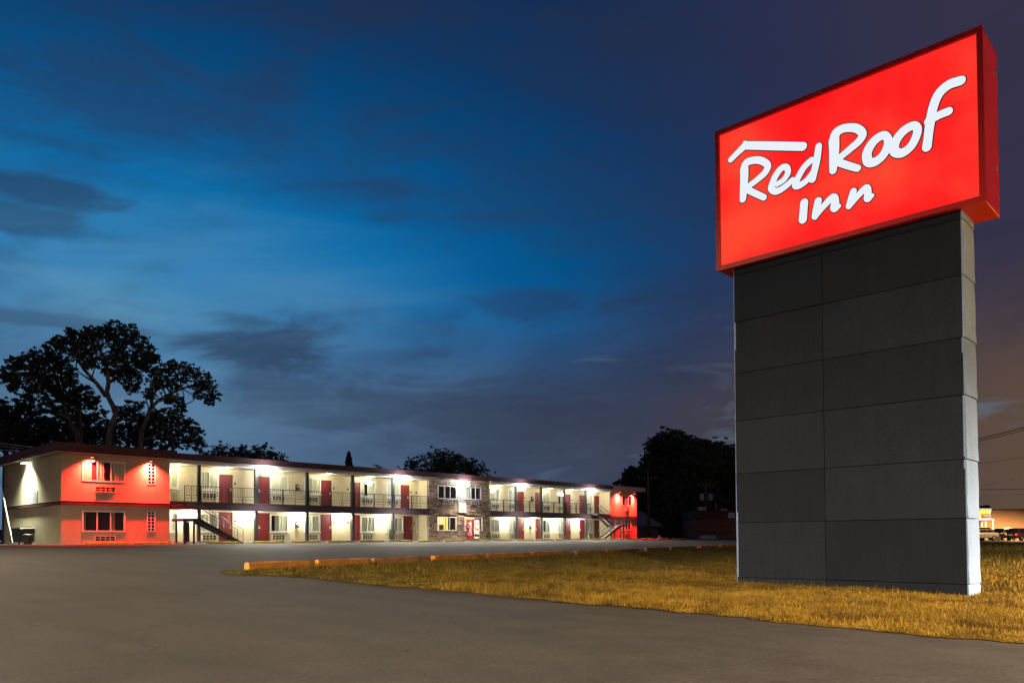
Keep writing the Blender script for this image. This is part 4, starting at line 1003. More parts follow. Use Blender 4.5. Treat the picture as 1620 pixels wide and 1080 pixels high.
def end_lamp():
    t = thing('wall_floodlight', (LX0, 57.7, 5.2), 'white floodlight under the eave of the near end wall', 'lamp')
    m = MB(); m.box(LX0-.20, LX0, 57.45, 57.95, 5.16, 5.27); m.box(LX0-.34, LX0-.12, 57.4, 58.3, 5.10, 5.18); m.build('housing', 'trim_white', t)
    m = MB(); m.box(LX0-.33, LX0-.13, 57.42, 58.28, 5.07, 5.099); m.build('lens', 'lamp_white', t)
    light('wall_light', 'SPOT', t, (LX0-.42, 57.7, 5.03), 6500, (.95, 1.0, .72), .10, 130, 1.0, (.30, 0, -1))
end_lamp()

# ------------------------------------------------------------------ small things along the motel
def wall_box(x, z, label):
    t = thing('wall_box', (x, YW, z), label, 'cabinet', 'wall boxes between the rooms')
    m = MB(); m.box(x-.12, x+.12, YW-.16, YW-.001, z, z+.52); bevel(m.build('case', 'vend_dark', t), .01)
    m = MB(); m.box(x-.06, x+.06, YW-.175, YW-.161, z+.28, z+.44); m.build('window', 'plate_white', t)
    m = MB(); m.box(x-.12, x+.12, YW-.20, YW-.14, z-.05, z+.03); m.build('shelf', 'ac_case', t)
wall_box(31.75, 3.70, 'dark wall box on the upper walkway of the near wing'); wall_box(31.72, 0.88, 'dark wall box on the ground floor of the near wing')
wall_box(58.2, 3.70, 'dark wall box on the upper walkway of the far wing'); wall_box(57.95, .92, 'dark wall box on the ground floor of the far wing')
def plant(x, y, z, r, h, label, leaves, spread, seed):
    t = thing('potted_plant', (x, y, z), label, 'plant')
    m = MB(); m.lathe([(r*.7, 0), (r, h), (r*1.08, h), (r*1.08, h+.03), (r*.9, h+.03), (r*.88, h-.02)], 14, (x, y, z)); m.build('pot', 'pot_black', t)
    rr = random.Random(seed); lf = MB()
    for _ in range(leaves):
        a = rr.uniform(0, 6.28); q = rr.uniform(.2, 1)*spread; tip = Vector((x+math.cos(a)*q, y+math.sin(a)*q, z+h+rr.uniform(.1, 1)*spread*1.5)); b0 = Vector((x, y, z+h))+(tip-Vector((x, y, z+h)))*.45
        sd = Vector((-math.sin(a), math.cos(a), 0))*rr.uniform(.02, .05); lf.add([b0-sd*.3, b0+sd*.3, b0.lerp(tip, .6)+sd, tip, b0.lerp(tip, .6)-sd], [(0, 1, 2, 3, 4)])
    lf.build('foliage', 'leaf_plant', t)
plant(40.05, 51.9, FL1, .20, .34, 'leafy shrub in black pot under the near wing balcony', 260, .42, 3)
plant(50.30, 51.0, FL1, .22, .36, 'short spiky plant in black pot beside the vending machine', 140, .28, 4)
def bins():
    x, y = 14.6, 57.0; z = gz(x, y); t = thing('waste_cart', (x, y, z), 'large dark wheeled waste cart against the near end wall', 'bin')
    m = MB(); m.prism([(y-1.15, z+.12), (y+1.15, z+.12), (y+1.3, z+.95), (y-1.3, z+.95)], 'x', x-.38, x+.40); bevel(m.build('body', 'bin_plastic', t), .03)
    m = MB(); m.prism([(y-1.36, z+.951), (y+1.35, z+.951), (y+1.25, z+1.04), (y-1.25, z+1.04)], 'x', x-.45, x+.43); bevel(m.build('lid', 'bin_plastic', t), .02)
    for yy in (y-.7, y+.7):
        m = MB(); m.tube([(x-.36, yy, z+.12), (x-.30, yy, z+.12)], .12, 14); m.build('wheel', 'rubber', t)
    m = MB(); m.box(x-.46, x-.42, y-.9, y-.86, z+.5, z+.93); m.build('handle', 'bin_plastic', t)
    m = MB(); m.box(x-.395, x-.381, y+.62, y+.80, z+.62, z+.80); m.build('sticker', 'vend_red', t)
    x, y = 14.25, 54.4; z = gz(x, y); t = thing('waste_bin', (x, y, z), 'smaller dark round bin in front of the waste cart', 'bin')
    m = MB(); m.lathe([(.22, 0), (.27, .5), (.28, .55)], 16, (x, y, z)); m.build('body', 'bin_plastic', t); m = MB(); m.lathe([(.30, .551), (.30, .58), (.20, .62), (.05, .63)], 16, (x, y, z)); m.build('lid', 'bin_plastic', t)
bins()
# wheel stops in front of the motel
SN = 0
def wheel_stop(x, L, m, label, y=49.0):
    z = gz(x, y); mb = MB(); mb.prism([(-.09, 0), (-.075, .11), (-.045, .14), (.045, .14), (.075, .11), (.09, 0)], 'x', -L/2, L/2)
    o = bpy.data.objects.new('wheel_stop', mb.mesh('wheel_stop', m)); COL.objects.link(o); o.location = (x, y, z); o.rotation_euler = (0, 0, RND.uniform(-.012, .012)); bevel(o, .012)
    tag(o, label, 'wheel stop', 'wheel stops along the motel front')
for i, x in enumerate([17.3, 20.0, 24.2, 27.4, 30.3, 33.2, 36.0, 38.8, 41.7, 44.5, 47.4, 50.3, 53.2, 56.0, 58.8, 61.6, 64.4, 67.2, 70.2, 73.2, 76.3, 79.6]):
    nth = ['first', 'second', 'third', 'fourth', 'fifth', 'sixth', 'seventh', 'eighth', 'ninth', 'tenth', 'eleventh', 'twelfth', 'thirteenth', 'fourteenth', 'fifteenth', 'sixteenth', 'seventeenth', 'eighteenth', 'nineteenth', 'twentieth', 'twenty first', 'twenty second'][i]
    wheel_stop(x, 2.3, 'stop_yellow', 'worn yellow wheel stop, '+nth+' along the motel front from the near end', 50.1 if x < 22 else 49.2)

# ------------------------------------------------------------------ trees
def leaf_cloud(blobs, size, per, seed, shell=0.5):
    """blobs: (center, (rx,ry,rz), weight). Leaves hang in small sprays spread through each blob."""
    rs = np.random.RandomState(seed); out = []
    for c, r, w in blobs:
        k = max(4, int(per*w*3.6)); u = rs.normal(size=(k, 3)); u /= np.linalg.norm(u, axis=1)[:, None]
        rad = rs.uniform(0, 1, k)**(1/3)*(1-shell)+shell*rs.uniform(.7, 1.1, k); stray = rs.rand(k) < .22; rad[stray] *= rs.uniform(1.1, 1.55, stray.sum())
        cen = np.array(c)+u*rad[:, None]*np.array(r); nl = 13
        sz = np.mean(r)*rs.uniform(.06, .24, k); sz[stray] *= .55
        q = rs.normal(size=(k, nl, 3))*sz[:, None, None]*np.array([.75, .75, .34]); out.append((cen[:, None]+q).reshape(-1, 3))
    P = np.concatenate(out); n = len(P); a = rs.normal(size=(n, 3)); a /= np.linalg.norm(a, axis=1)[:, None]
    s_ = size*.72; b = np.cross(a, rs.normal(size=(n, 3))); b /= np.linalg.norm(b, axis=1)[:, None]; s = s_*rs.uniform(.6, 1.4, n)[:, None]
    V = np.stack([P-a*s, P+b*s*.42, P+a*s, P-b*s*.42], 1).reshape(-1, 3).astype(np.float32)
    return V, n
def tree(name, label, base, limbs, blobs, leaf, per, seed, lm='leaf_dark', group=None, twigs=True, shell=.32):
    t = thing(name, base, label, 'tree', group); mb = MB(); rr = random.Random(seed); ends = []
    for pts, r0, r1 in limbs:
        S = spline([tuple(p) for p in pts], 5); n = len(S); S = [Vector(q)+Vector((rr.uniform(-1, 1), rr.uniform(-1, 1), 0))*r0*.12 for q in S]
        mb.tube(S, [r0+(r1-r0)*i/(n-1) for i in range(n)], 7); ends += S[n//3:]
    if twigs:
        for c, r, w in blobs:
            c = Vector(c)
            for _ in range(max(2, int(2+w*2))):
                e = min(rr.sample(ends, min(len(ends), 8)), key=lambda q: (q-c).length); tip = c+Vector((rr.uniform(-.8, .8)*r[0], rr.uniform(-.8, .8)*r[1], rr.uniform(-.7, .8)*r[2]))
                mid = e.lerp(tip, .5)+Vector((rr.uniform(-.4, .4), rr.uniform(-.4, .4), rr.uniform(-.1, .5)))
                mb.tube(spline([tuple(e), tuple(mid), tuple(tip)], 3), [.07, .06, .055, .05, .04, .025, .012][:7], 4)
    mb.build('trunk', 'bark', t, True)
    V, n = leaf_cloud(blobs, leaf, per, seed, shell); V = V-np.array(ORG[t.name], np.float32)
    me = bpy.data.meshes.new('crown'); me.vertices.add(n*4); me.vertices.foreach_set('co', V.reshape(-1)); me.loops.add(n*4); me.loops.foreach_set('vertex_index', np.arange(n*4, dtype=np.int32))
    me.polygons.add(n); me.polygons.foreach_set('loop_start', np.arange(0, n*4, 4, dtype=np.int32)); me.materials.append(MATS[lm]); me.update(calc_edges=True)
    o = bpy.data.objects.new('crown', me); COL.objects.link(o); o.parent = t
    return t
def tpt(a, b, Y, dy=0.0):  # position behind the motel for a spot in the left tree group
    return at_y(a*.22222, 500+b*.22222, Y+dy)
rt = random.Random(12)
def tblobs(lst, Y, depth=2.2):
    out = []
    for a, b, r in lst:
        P = tpt(a, b, Y, rt.uniform(-depth, depth)); k = r*.22222*(P @ FW)/F_PX; out.append((tuple(P), (k*1.3, k*1.3, k*.95), max(.5, k*k*.55)))
    return out
def grd(P, extra=0): return (float(P[0]), float(P[1]), gz(P[0], P[1])-.1)
GT = 'trees behind the near end of the motel'
def left_trees():
    Y = 72; L = lambda l, dy=0: [tpt(a, b, Y, dy) for a, b in l]
    b0 = grd(tpt(770, 1000, Y)); tree('spreading_tree', 'tallest spreading tree with pale bent trunk behind the near end block', b0,
        [([b0]+L([(772, 930), (790, 800), (822, 685), (765, 560), (772, 460)]), .32, .17), (L([(755, 570), (690, 480), (600, 380), (540, 290), (480, 230)]), .2, .06), (L([(690, 480), (600, 425), (540, 380)], 1), .1, .04),
         (L([(772, 465), (758, 380), (745, 300), (700, 230), (660, 180)], -.5), .18, .05), (L([(750, 300), (800, 250), (830, 150)], .5), .11, .04), (L([(775, 470), (850, 420), (920, 330), (1000, 270)], .6), .16, .05), (L([(820, 440), (880, 500), (910, 560)], 1), .08, .03), (L([(822, 685), (835, 660)]), .16, .12)],
        tblobs([(820, 95, 62), (905, 110, 55), (760, 130, 60), (690, 120, 55), (620, 140, 48), (975, 180, 58), (1040, 240, 48), (1090, 300, 42), (930, 230, 75), (840, 210, 70), (640, 230, 60), (540, 160, 60), (480, 200, 60), (500, 110, 26), (420, 190, 45), (560, 250, 55), (900, 330, 70), (980, 320, 62), (1060, 300, 30), (830, 320, 62), (700, 330, 45), (880, 430, 60), (960, 430, 52), (620, 330, 46), (1040, 360, 34), (940, 510, 40), (780, 400, 36)], Y), .20, 26, 1, 'leaf_dark', GT)
    Y2 = 76; Y = Y2
    b0 = grd(tpt(560, 1000, Y)); tree('leaning_tree', 'broad dark tree leaning left beside the tallest one, forked pale trunks', b0,
        [([b0]+L([(555, 900), (520, 800), (490, 730), (460, 650), (420, 560), (330, 470), (240, 420)]), .27, .06), ([b0]+L([(575, 880), (572, 760), (575, 660), (540, 560), (480, 420)], 1), .19, .05), (L([(490, 730), (430, 700), (395, 690)], -1), .12, .04), (L([(575, 700), (520, 640), (480, 600)], .5), .1, .04), (L([(460, 650), (420, 500), (380, 380)], 1), .16, .05)],
        tblobs([(380, 230, 55), (300, 280, 58), (240, 290, 50), (170, 330, 52), (110, 330, 45), (70, 400, 52), (40, 440, 36), (110, 450, 46), (90, 510, 30), (200, 400, 55), (290, 380, 60), (380, 330, 60), (450, 300, 60), (330, 470, 60), (240, 500, 55), (420, 430, 60), (480, 390, 50), (370, 560, 62), (270, 580, 60), (170, 600, 55), (150, 660, 42), (440, 540, 55), (530, 500, 50), (520, 590, 55), (600, 540, 50), (610, 620, 50), (240, 670, 45), (340, 650, 50), (660, 600, 36)], Y), .20, 24, 2, 'leaf_dark', GT)
    Y = 70
    b0 = grd(tpt(985, 1010, Y)); tree('arching_tree', 'slimmer tree with an arching limb to the right over the motel roof', b0,
        [([b0]+L([(1000, 910), (1020, 800), (1060, 690), (1085, 640), (1160, 580), (1260, 530), (1350, 500), (1430, 510), (1500, 560)]), .24, .05), (L([(1075, 660), (1090, 560), (1150, 480), (1220, 410)], .6), .15, .04), (L([(1160, 580), (1230, 590), (1290, 640)], -.5), .08, .03), (L([(1260, 530), (1300, 450), (1330, 390)], .3), .08, .03), (L([(1020, 880), (1080, 860), (1140, 830), (1180, 790)], .3), .12, .04)],
        tblobs([(1240, 350, 44), (1180, 370, 42), (1310, 370, 48), (1380, 400, 48), (1440, 440, 46), (1490, 490, 46), (1520, 560, 38), (1490, 610, 30), (1420, 560, 34), (1420, 500, 38), (1300, 440, 40), (1220, 430, 44), (1130, 400, 40), (1100, 440, 42), (1160, 480, 40), (1090, 510, 38), (1250, 500, 30), (1280, 600, 36), (1290, 660, 30), (1200, 600, 28), (1060, 560, 34)], Y), .17, 22, 3, 'leaf_mid', GT)
    Y = 79
    b0 = grd(tpt(1230, 1010, Y)); tree('low_tree', 'lower bushy tree under the arching limb above the motel roof', b0, [([b0]+L([(1230, 930), (1225, 830), (1220, 740)]), .22, .06), (L([(1228, 860), (1300, 800), (1350, 770)]), .09, .03), (L([(1228, 860), (1160, 800), (1120, 760)]), .09, .03)],
        tblobs([(1180, 690, 55), (1250, 700, 48), (1130, 740, 50), (1220, 770, 56), (1300, 760, 48), (1360, 770, 42), (1390, 820, 40), (1330, 840, 48), (1240, 860, 50), (1400, 880, 40), (1160, 830, 48), (1300, 910, 45), (1420, 930, 36)], Y), .20, 20, 4, 'leaf_mid', GT)
    Y = 86
    b0 = grd(tpt(40, 1020, Y)); tree('edge_tree', 'dark tree at the picture edge left of the leaning tree', b0, [([b0]+L([(40, 900), (30, 760), (20, 680)]), .3, .08)],
        tblobs([(20, 640, 48), (70, 700, 55), (0, 720, 60), (110, 770, 55), (40, 800, 62), (150, 830, 55), (90, 880, 60), (-40, 820, 70), (-60, 680, 60), (180, 900, 50), (20, 920, 60)], Y), .22, 26, 5, 'leaf_dark', GT)
    Y = 92
    for a, b_, s, nm in ((150, 800, 9, 'shadowed tree low at the left beneath the leaning tree'), (1080, 830, 10, 'shadowed tree low beneath the arching limb'), (490, 760, 11, 'shadowed tree between the leaning and tallest trunks'), (330, 830, 6, 'shadowed tree low between the trunks of the leaning tree'), (660, 820, 7, 'shadowed tree low behind the tallest trunk'), (920, 760, 8, 'shadowed tree low between the tallest and arching trees')):
        b0 = grd(tpt(a, 1020, Y)); tree('understorey_tree', nm, b0, [([b0]+L([(a, 930), (a+10, b_)]), .22, .06), (L([(a, 930), (a-60, 840)]), .1, .03), (L([(a+5, 900), (a+80, 800)]), .1, .03)],
            tblobs([(a-90, b_+10, 58), (a, b_-60, 62), (a+90, b_-20, 60), (a-40, b_+50, 60), (a+60, b_+60, 62), (a-120, b_+90, 55), (a+130, b_+80, 52), (a, b_+120, 60), (a+30, b_-130 if s != 6 else b_-40, 52), (a-60, b_-80, 44)], Y), .24, 24, s, 'leaf_dark', GT)
left_trees()
def far_tree(name, label, px, D, top, w, seed, lm='leaf_dark', group=None, per=24, leaf=.36, trunk_show=.2, ybase=850):
    rr = random.Random(seed); base = at_d(px, ybase, D); k = D/F_PX; b0 = (float(base[0]), float(base[1]), gz(base[0], base[1])-.1); H = (ybase-top)*k; W = w*k; bl = []
    for i in range(26):
        u = rr.uniform(trunk_show, .94); wd = W*math.sqrt(max(.05, 1-((u-.52)/.50)**2))*rr.uniform(.25, 1); a = rr.uniform(0, 6.28); q = W*rr.uniform(.20, .34)
        bl.append(((b0[0]+math.cos(a)*wd*.5, b0[1]+math.sin(a)*wd*.5, b0[2]+H*u), (q, q, q*.75), max(.6, q*q*.3)))
    bl.append(((b0[0], b0[1], b0[2]+H*.93), (W*.16, W*.16, H*.06), 1))
    lim = [([b0, (b0[0]+.3, b0[1], b0[2]+H*.35), (b0[0], b0[1]+.2, b0[2]+H*.8)], H*.026, H*.006)]
    for _ in range(5): a = rr.uniform(0, 6.28); u = rr.uniform(.25, .5); lim.append(([(b0[0], b0[1], b0[2]+H*u), (b0[0]+math.cos(a)*W*.25, b0[1]+math.sin(a)*W*.25, b0[2]+H*(u+.15)), (b0[0]+math.cos(a)*W*.4, b0[1]+math.sin(a)*W*.4, b0[2]+H*(u+.32))], H*.012, H*.003))
    return tree(name, label, b0, lim, bl, leaf, per, seed, lm, group)
GR = 'dark trees beyond the far end of the motel'
far_tree('big_tree', 'largest dark tree behind the brick building beside the pylon', 1072, 128, 688, 92, 31, group=GR, trunk_show=.34)
far_tree('big_tree', 'dark tree right of the largest one, above the brick building', 1112, 122, 690, 74, 32, group=GR, trunk_show=.28)
far_tree('big_tree', 'dark tree partly hidden by the pylon left edge', 1150, 126, 702, 80, 33, group=GR, trunk_show=.2)
far_tree('big_tree', 'dark tree above the small house roof', 1030, 134, 720, 66, 34, group=GR)
far_tree('big_tree', 'low dark tree just above the far end block roof', 1000, 140, 735, 44, 35, group=GR)
far_tree('shrub_tree', 'low dark bushy tree between the house and the brick building', 1078, 116, 778, 60, 36, group=GR, trunk_show=.04)
far_tree('hazy_tree', 'faint round tree over the roof left of the first floodlight', 388, 150, 694, 90, 37, 'leaf_mid', 'trees far behind the motel roof', per=5)
far_tree('hazy_tree', 'feathery tree over the roof between two floodlights', 702, 150, 710, 88, 38, 'leaf_mid', 'trees far behind the motel roof', per=5)
for _px, _top, _w, _sd, _nm in ((342, 699, 60, 51, 'left of the faint round tree'), (436, 708, 56, 52, 'right of the faint round tree'), (655, 717, 54, 53, 'left of the feathery tree'), (748, 719, 50, 54, 'right of the feathery tree'), (596, 728, 46, 55, 'right of the conifer tip')):
    far_tree('hazy_tree', 'low dim tree top over the motel roof '+_nm, _px, 160, _top, _w, _sd, 'leaf_mid', 'trees far behind the motel roof', per=4)
far_tree('distant_tree', 'distant tree top at the right above the store roof', 1562, 190, 796, 26, 39, 'leaf_dark', ybase=846)
def conifer():
    D = 120; base = at_d(552, 850, D); b0 = (float(base[0]), float(base[1]), gz(base[0], base[1])-.1); k = D/F_PX; H = (850-709)*k; bl = []; rr = random.Random(3)
    for i in range(46):
        u = .5+.5*i/46; W = 34*k*.5*(1-u)*1.9+.12; a = i*2.4; bl.append(((b0[0]+math.cos(a)*W*.6, b0[1]+math.sin(a)*W*.6, b0[2]+H*u), (W*.5, W*.5, .2), .7))
    tree('conifer', 'slim conifer tip showing over the motel roof', b0, [([b0, (b0[0], b0[1], b0[2]+H*.5), (b0[0], b0[1], b0[2]+H*.98)], .3, .04)], bl, .24, 9, 41, 'leaf_dark', twigs=False)
conifer()

# ------------------------------------------------------------------ poles and wires
def cable(mb, a, b, sag, r, n=14):
    a, b = Vector(a), Vector(b); pts = [a.lerp(b, i/n)-Vector((0, 0, sag*4*(i/n)*(1-i/n))) for i in range(n+1)]; mb.tube(pts, r, 4, caps=False)
def pole(px, top, D, label, transformer=False):
    base = at_d(px, 850, D); x, y = float(base[0]), float(base[1]); z = gz(x, y); zt = float(at_d(px, top, D)[2]); t = thing('utility_pole', (x, y, z), label, 'utility pole')
    m = MB(); m.tube([(x, y, z-.2), (x, y, (z+zt)/2), (x, y, zt)], [.17, .15, .12], 10); m.build('pole', 'wood_pole', t, True)
    u = Vector((RT[0], RT[1], 0)).normalized(); c = Vector((x, y, zt-.9)); m = MB(); m.tube([c-u*1.1, c+u*1.1], .055, 6); m.build('crossarm', 'wood_pole', t)
    for s in (-1, -.45, .45, 1):
        m = MB(); p = c+u*s*1.0; m.lathe([(.03, .05), (.06, .09), (.04, .15), (.06, .19), (.02, .23)], 8, tuple(p)); m.build('insulator', 'plate_white', t)
    if transformer:
        for s in (-1, 1):
            p = c+u*s*.62-Vector((0, 0, 2.1)); m = MB(); m.lathe([(.05, -.05), (.28, 0), (.30, .1), (.30, .85), (.24, .95), (.08, 1.0)], 12, tuple(p)); m.build('transformer', 'gutter_grey', t, True)
    return c, u
pA = pole(1026, 745, 96, 'bare wooden utility pole beside the small dark house'); pB = pole(1118, 758, 112, 'utility pole with two grey transformers above the brick building', True)
def wires():
    groups = [[(pA[0]+pA[1]*s+Vector((0, 0, .2)), pB[0]+pB[1]*s+Vector((0, 0, .2)), .8, .018) for s in (-1, 1)]+[(Vector((pA[0].x, pA[0].y, 3.2)), Vector((pB[0].x, pB[0].y, 2.6)), 1.6, .022)]]
    mb = MB()
    for a, b, s, r in groups[0]: cable(mb, a, b, s, r)
    tag(mb.build('power_line', 'wire', None), 'thin power lines strung between the two utility poles', 'power line')
    labs = ['uppermost pair of cables in the sky right of the pylon', 'lone thin cable under the top pair right of the pylon', 'pale sloping cable right of the pylon', 'dark level cable right of the pylon', 'faint lower cable above the store right of the pylon']
    for i, (y0, y1, r, D, m) in enumerate([(682, 664, .035, 62, 'wire'), (722, 712, .016, 70, 'wire'), (758, 744, .018, 70, 'wire_pale'), (765, 763, .026, 80, 'wire'), (775, 771, .014, 80, 'wire_pale')]):
        mb = MB(); s = (y1-y0)/68
        a, b = at_d(1420, y0-s*130+1, D+14), at_d(1800, y1+s*180+4, D-10); cable(mb, a, b, .5, r)
        if i == 0: cable(mb, at_d(1420, y0-s*130+4, D+14), at_d(1800, y1+s*180+9, D-10), .5, r*.8)
        tag(mb.build('overhead_cable', m, None), labs[i], 'power line', 'overhead cables right of the pylon')
    mb = MB(); a0 = Vector((13.0, 60.0, 6.0))
    for i, (y0, px1, py1) in enumerate([(692, 52, 707), (699, 38, 709), (706, 25, 713)]):
        a = at_d(-120, y0-28, 62); b = at_x(px1, py1, LX0-.45); cable(mb, a, b, .35, .022)
    tag(mb.build('service_drop', 'wire_pale', None), 'three pale service cables running to the near corner of the motel roof', 'power line')
    g = at_x(20.5, 857, 13.6); g = Vector((13.6, float(g[1]), gz(13.6, g[1]))); top = Vector(at_d(-20, 655, 62)); t = thing('guy_wire', tuple(g), 'white sleeved guy wire slanting to the ground left of the motel', 'guy wire')
    m = MB(); m.tube([g, g.lerp(top, .30)], .034, 8); m.build('guard', 'trim_white', t); m = MB(); m.tube([g.lerp(top, .28), top], .016, 5); m.build('cable', 'wire_pale', t); m = MB(); m.tube([g-Vector((0, 0, .1)), g+Vector((0, 0, .12))], .03, 6); m.build('anchor', 'lamp_metal', t)
wires()

# ------------------------------------------------------------------ buildings beyond the lot
def frame_at(px, D):
    P = at_d(px, 850, D); u = Vector((RT[0], RT[1], 0)).normalized(); v = Vector((FW[0], FW[1], 0)).normalized(); return Vector((P[0], P[1], gz(P[0], P[1]))), u, v
def obox(mb, o, u, v, a0, a1, b0, b1, z0, z1):
    c = [o+u*a+v*b for a, b in ((a0, b0), (a1, b0), (a1, b1), (a0, b1))]
    mb.add([(p.x, p.y, o.z+z0) for p in c]+[(p.x, p.y, o.z+z1) for p in c], [(0, 3, 2, 1), (4, 5, 6, 7), (0, 1, 5, 4), (1, 2, 6, 5), (2, 3, 7, 6), (3, 0, 4, 7)]); return mb
def brick_building():
    D = 106; o, u, v = frame_at(1100, D); t = thing('brick_building', tuple(o), 'low dark brown brick building half hidden by the pylon', 'building'); k = D/F_PX; W = 150*k
    obox(MB(), o, u, v, 0, W, 0, 9, -.4, 2.6).build('wall', 'brick_brown', t); obox(MB(), o, u, v, -.12, W+.1, -.14, 9.1, 2.603, 3.75).build('parapet', 'parapet_brown', t)
    for a, b, h in ((11*k, 21*k, .55), (46*k, 55*k, .28)): obox(MB(), o, u, v, a, b, 1.2, 2.4, 3.753, 3.75+h).build('roof_unit', 'gutter_grey', t)
    obox(MB(), o, u, v, 35.5*k, 37.2*k, 1.0, 1.2, 3.753, 4.9).build('vent_pipe', 'house_trim', t)
    obox(MB(), o, u, v, 52*k, 62*k, -.19, -.145, 2.75, 3.42).build('wall_sign', 'plate_white', t)
    for q in range(3): obox(MB(), o, u, v, 53*k, (61-q)*k, -.196, -.191, 2.84+q*.18, 2.92+q*.18).build('sign_print', 'plate_ink', t)
    for q in range(3): obox(MB(), o, u, v, (6+q*30)*k, (15+q*30)*k, -.05, -.005, .9, 2.0).build('window', 'room_dark', t) if q > 1 else None
    o2, u, v = frame_at(1108, D-9); t2 = thing('concrete_barrier', tuple(o2), 'pale concrete barrier block in front of the brown brick building', 'barrier'); L = 24.5*(D-9)/F_PX
    for q in range(2):
        mb = MB(); obox(mb, o2, u, v, L*q/2+.01, L*(q+1)/2-.01, -.3, .3, -.1, .42); bevel(mb.build('block', 'concrete', t2), .03)
brick_building()
def house():
    D = 100; o, u, v = frame_at(1004, D); t = thing('small_house', tuple(o), 'small dark single storey house right of the far end block', 'house'); k = D/F_PX; W = 37*k
    obox(MB(), o, u, v, 0, W, 0, 7, -.4, 1.55).build('wall', 'house_wall', t)
    mb = MB(); a = [o+u*(-.4)+v*(-.5), o+u*(W+.5)+v*(-.5), o+u*(W+.5)+v*7.5, o+u*(-.4)+v*7.5]; r = [o+u*(W*.05)+v*3.5, o+u*(W*.45)+v*3.5]
    mb.add([(p.x, p.y, o.z+1.66) for p in a]+[(p.x, p.y, o.z+3.7) for p in r], [(0, 1, 5, 4), (1, 2, 5), (2, 3, 4, 5), (3, 0, 4), (0, 3, 2, 1)]); mb.build('roof', 'house_roof', t)
    obox(MB(), o, u, v, -.42, W+.52, -.53, -.47, 1.55, 1.72).build('eave_board', 'house_trim', t)
    obox(MB(), o, u, v, W*.52, W*.66, -.04, -.002, .45, 1.3).build('window', 'house_trim', t); obox(MB(), o, u, v, W*.545, W*.635, -.05, -.041, .52, 1.22).build('pane', 'car_glass', t)
    for q in (.30, .86): obox(MB(), o, u, v, W*q, W*q+.09, -.10, -.01, -.05, 1.55).build('downspout', 'house_trim', t)
house()
def stores():
    D = 128; o, u, v = frame_at(1500, D); t = thing('store_building', tuple(o), 'long low store building lit orange at the far right', 'building'); k = D/F_PX
    zt = float(at_d(1590, 806.5, D)[2])-o.z; W = 260*k
    n = 8
    for q in range(n): obox(MB(), o, u, v, W*q/n+.01, W*(q+1)/n-.01, 0, .3, -.3, zt).build('wall_panel', 'store_wall', t)
    obox(MB(), o, u, v, 0, W, .31, 14, -.3, zt-.05).build('hall', 'store_wall', t); obox(MB(), o, u, v, -.1, W+.1, -.08, 14.1, zt+.003, zt+.18).build('roof_edge', 'store_cap', t)
    # shop front standing forward of the long wall
    D2 = 122; k2 = D2/F_PX; o2, u, v = frame_at(1536, D2); t2 = thing('shop_front', tuple(o2), 'small shop front with yellow boards and lit red sign right of the pylon', 'building')
    Z = lambda y: float(at_d(1558, y, D2)[2])-o2.z; a0, a1 = 0, 32*k2
    obox(MB(), o2, u, v, a0, a1, 0, 5, Z(820.5), Z(805)).build('sign_band', 'store_front', t2)
    for q in range(4): zz = Z(820)+(Z(806)-Z(820))*q/4; obox(MB(), o2, u, v, a0, a1, -.06, -.001, zz+.02, zz+(Z(806)-Z(820))/4-.03).build('board', 'store_front', t2)
    obox(MB(), o2, u, v, a0-.1, a1+.15, -.7, 5, Z(822.0), Z(820.3)).build('canopy', 'store_tube', t2); obox(MB(), o2, u, v, a0-.1, a1+.1, -.2, 5, Z(805)+.003, Z(804)).build('roof_trim', 'store_tube', t2)
    obox(MB(), o2, u, v, a0, a1-.3, 2.0, 5, -.3, Z(822.2)).build('back_wall', 'store_wall', t2)
    for px in (1551.5, 1557.5, 1569): obox(MB(), o2, u, v, (px-1536)*k2, (px-1536+1.2)*k2, -.3, -.1, -.2, Z(822.05)).build('pillar', 'trim_white', t2)
    s0, s1 = (1553.8-1536)*k2, (1568-1536)*k2; obox(MB(), o2, u, v, s0, s1, -.16, -.065, Z(818), Z(812.2)).build('sign_box', 'store_sign_red', t2)
    for a, b in ((1555.2, 1556.1), (1556.9, 1557.8), (1558.6, 1559.4), (1560.3, 1561.4), (1564, 1565.2), (1566, 1567.2)): obox(MB(), o2, u, v, (a-1536)*k2, (b-1536)*k2, -.18, -.161, Z(817), Z(813.2)).build('sign_letter', 'store_sign_white', t2)
    obox(MB(), o2, u, v, (1562-1536)*k2, (1563.2-1536)*k2, -.19, -.165, Z(818.3), Z(812)).build('sign_emblem', 'plate_ink', t2)
stores()

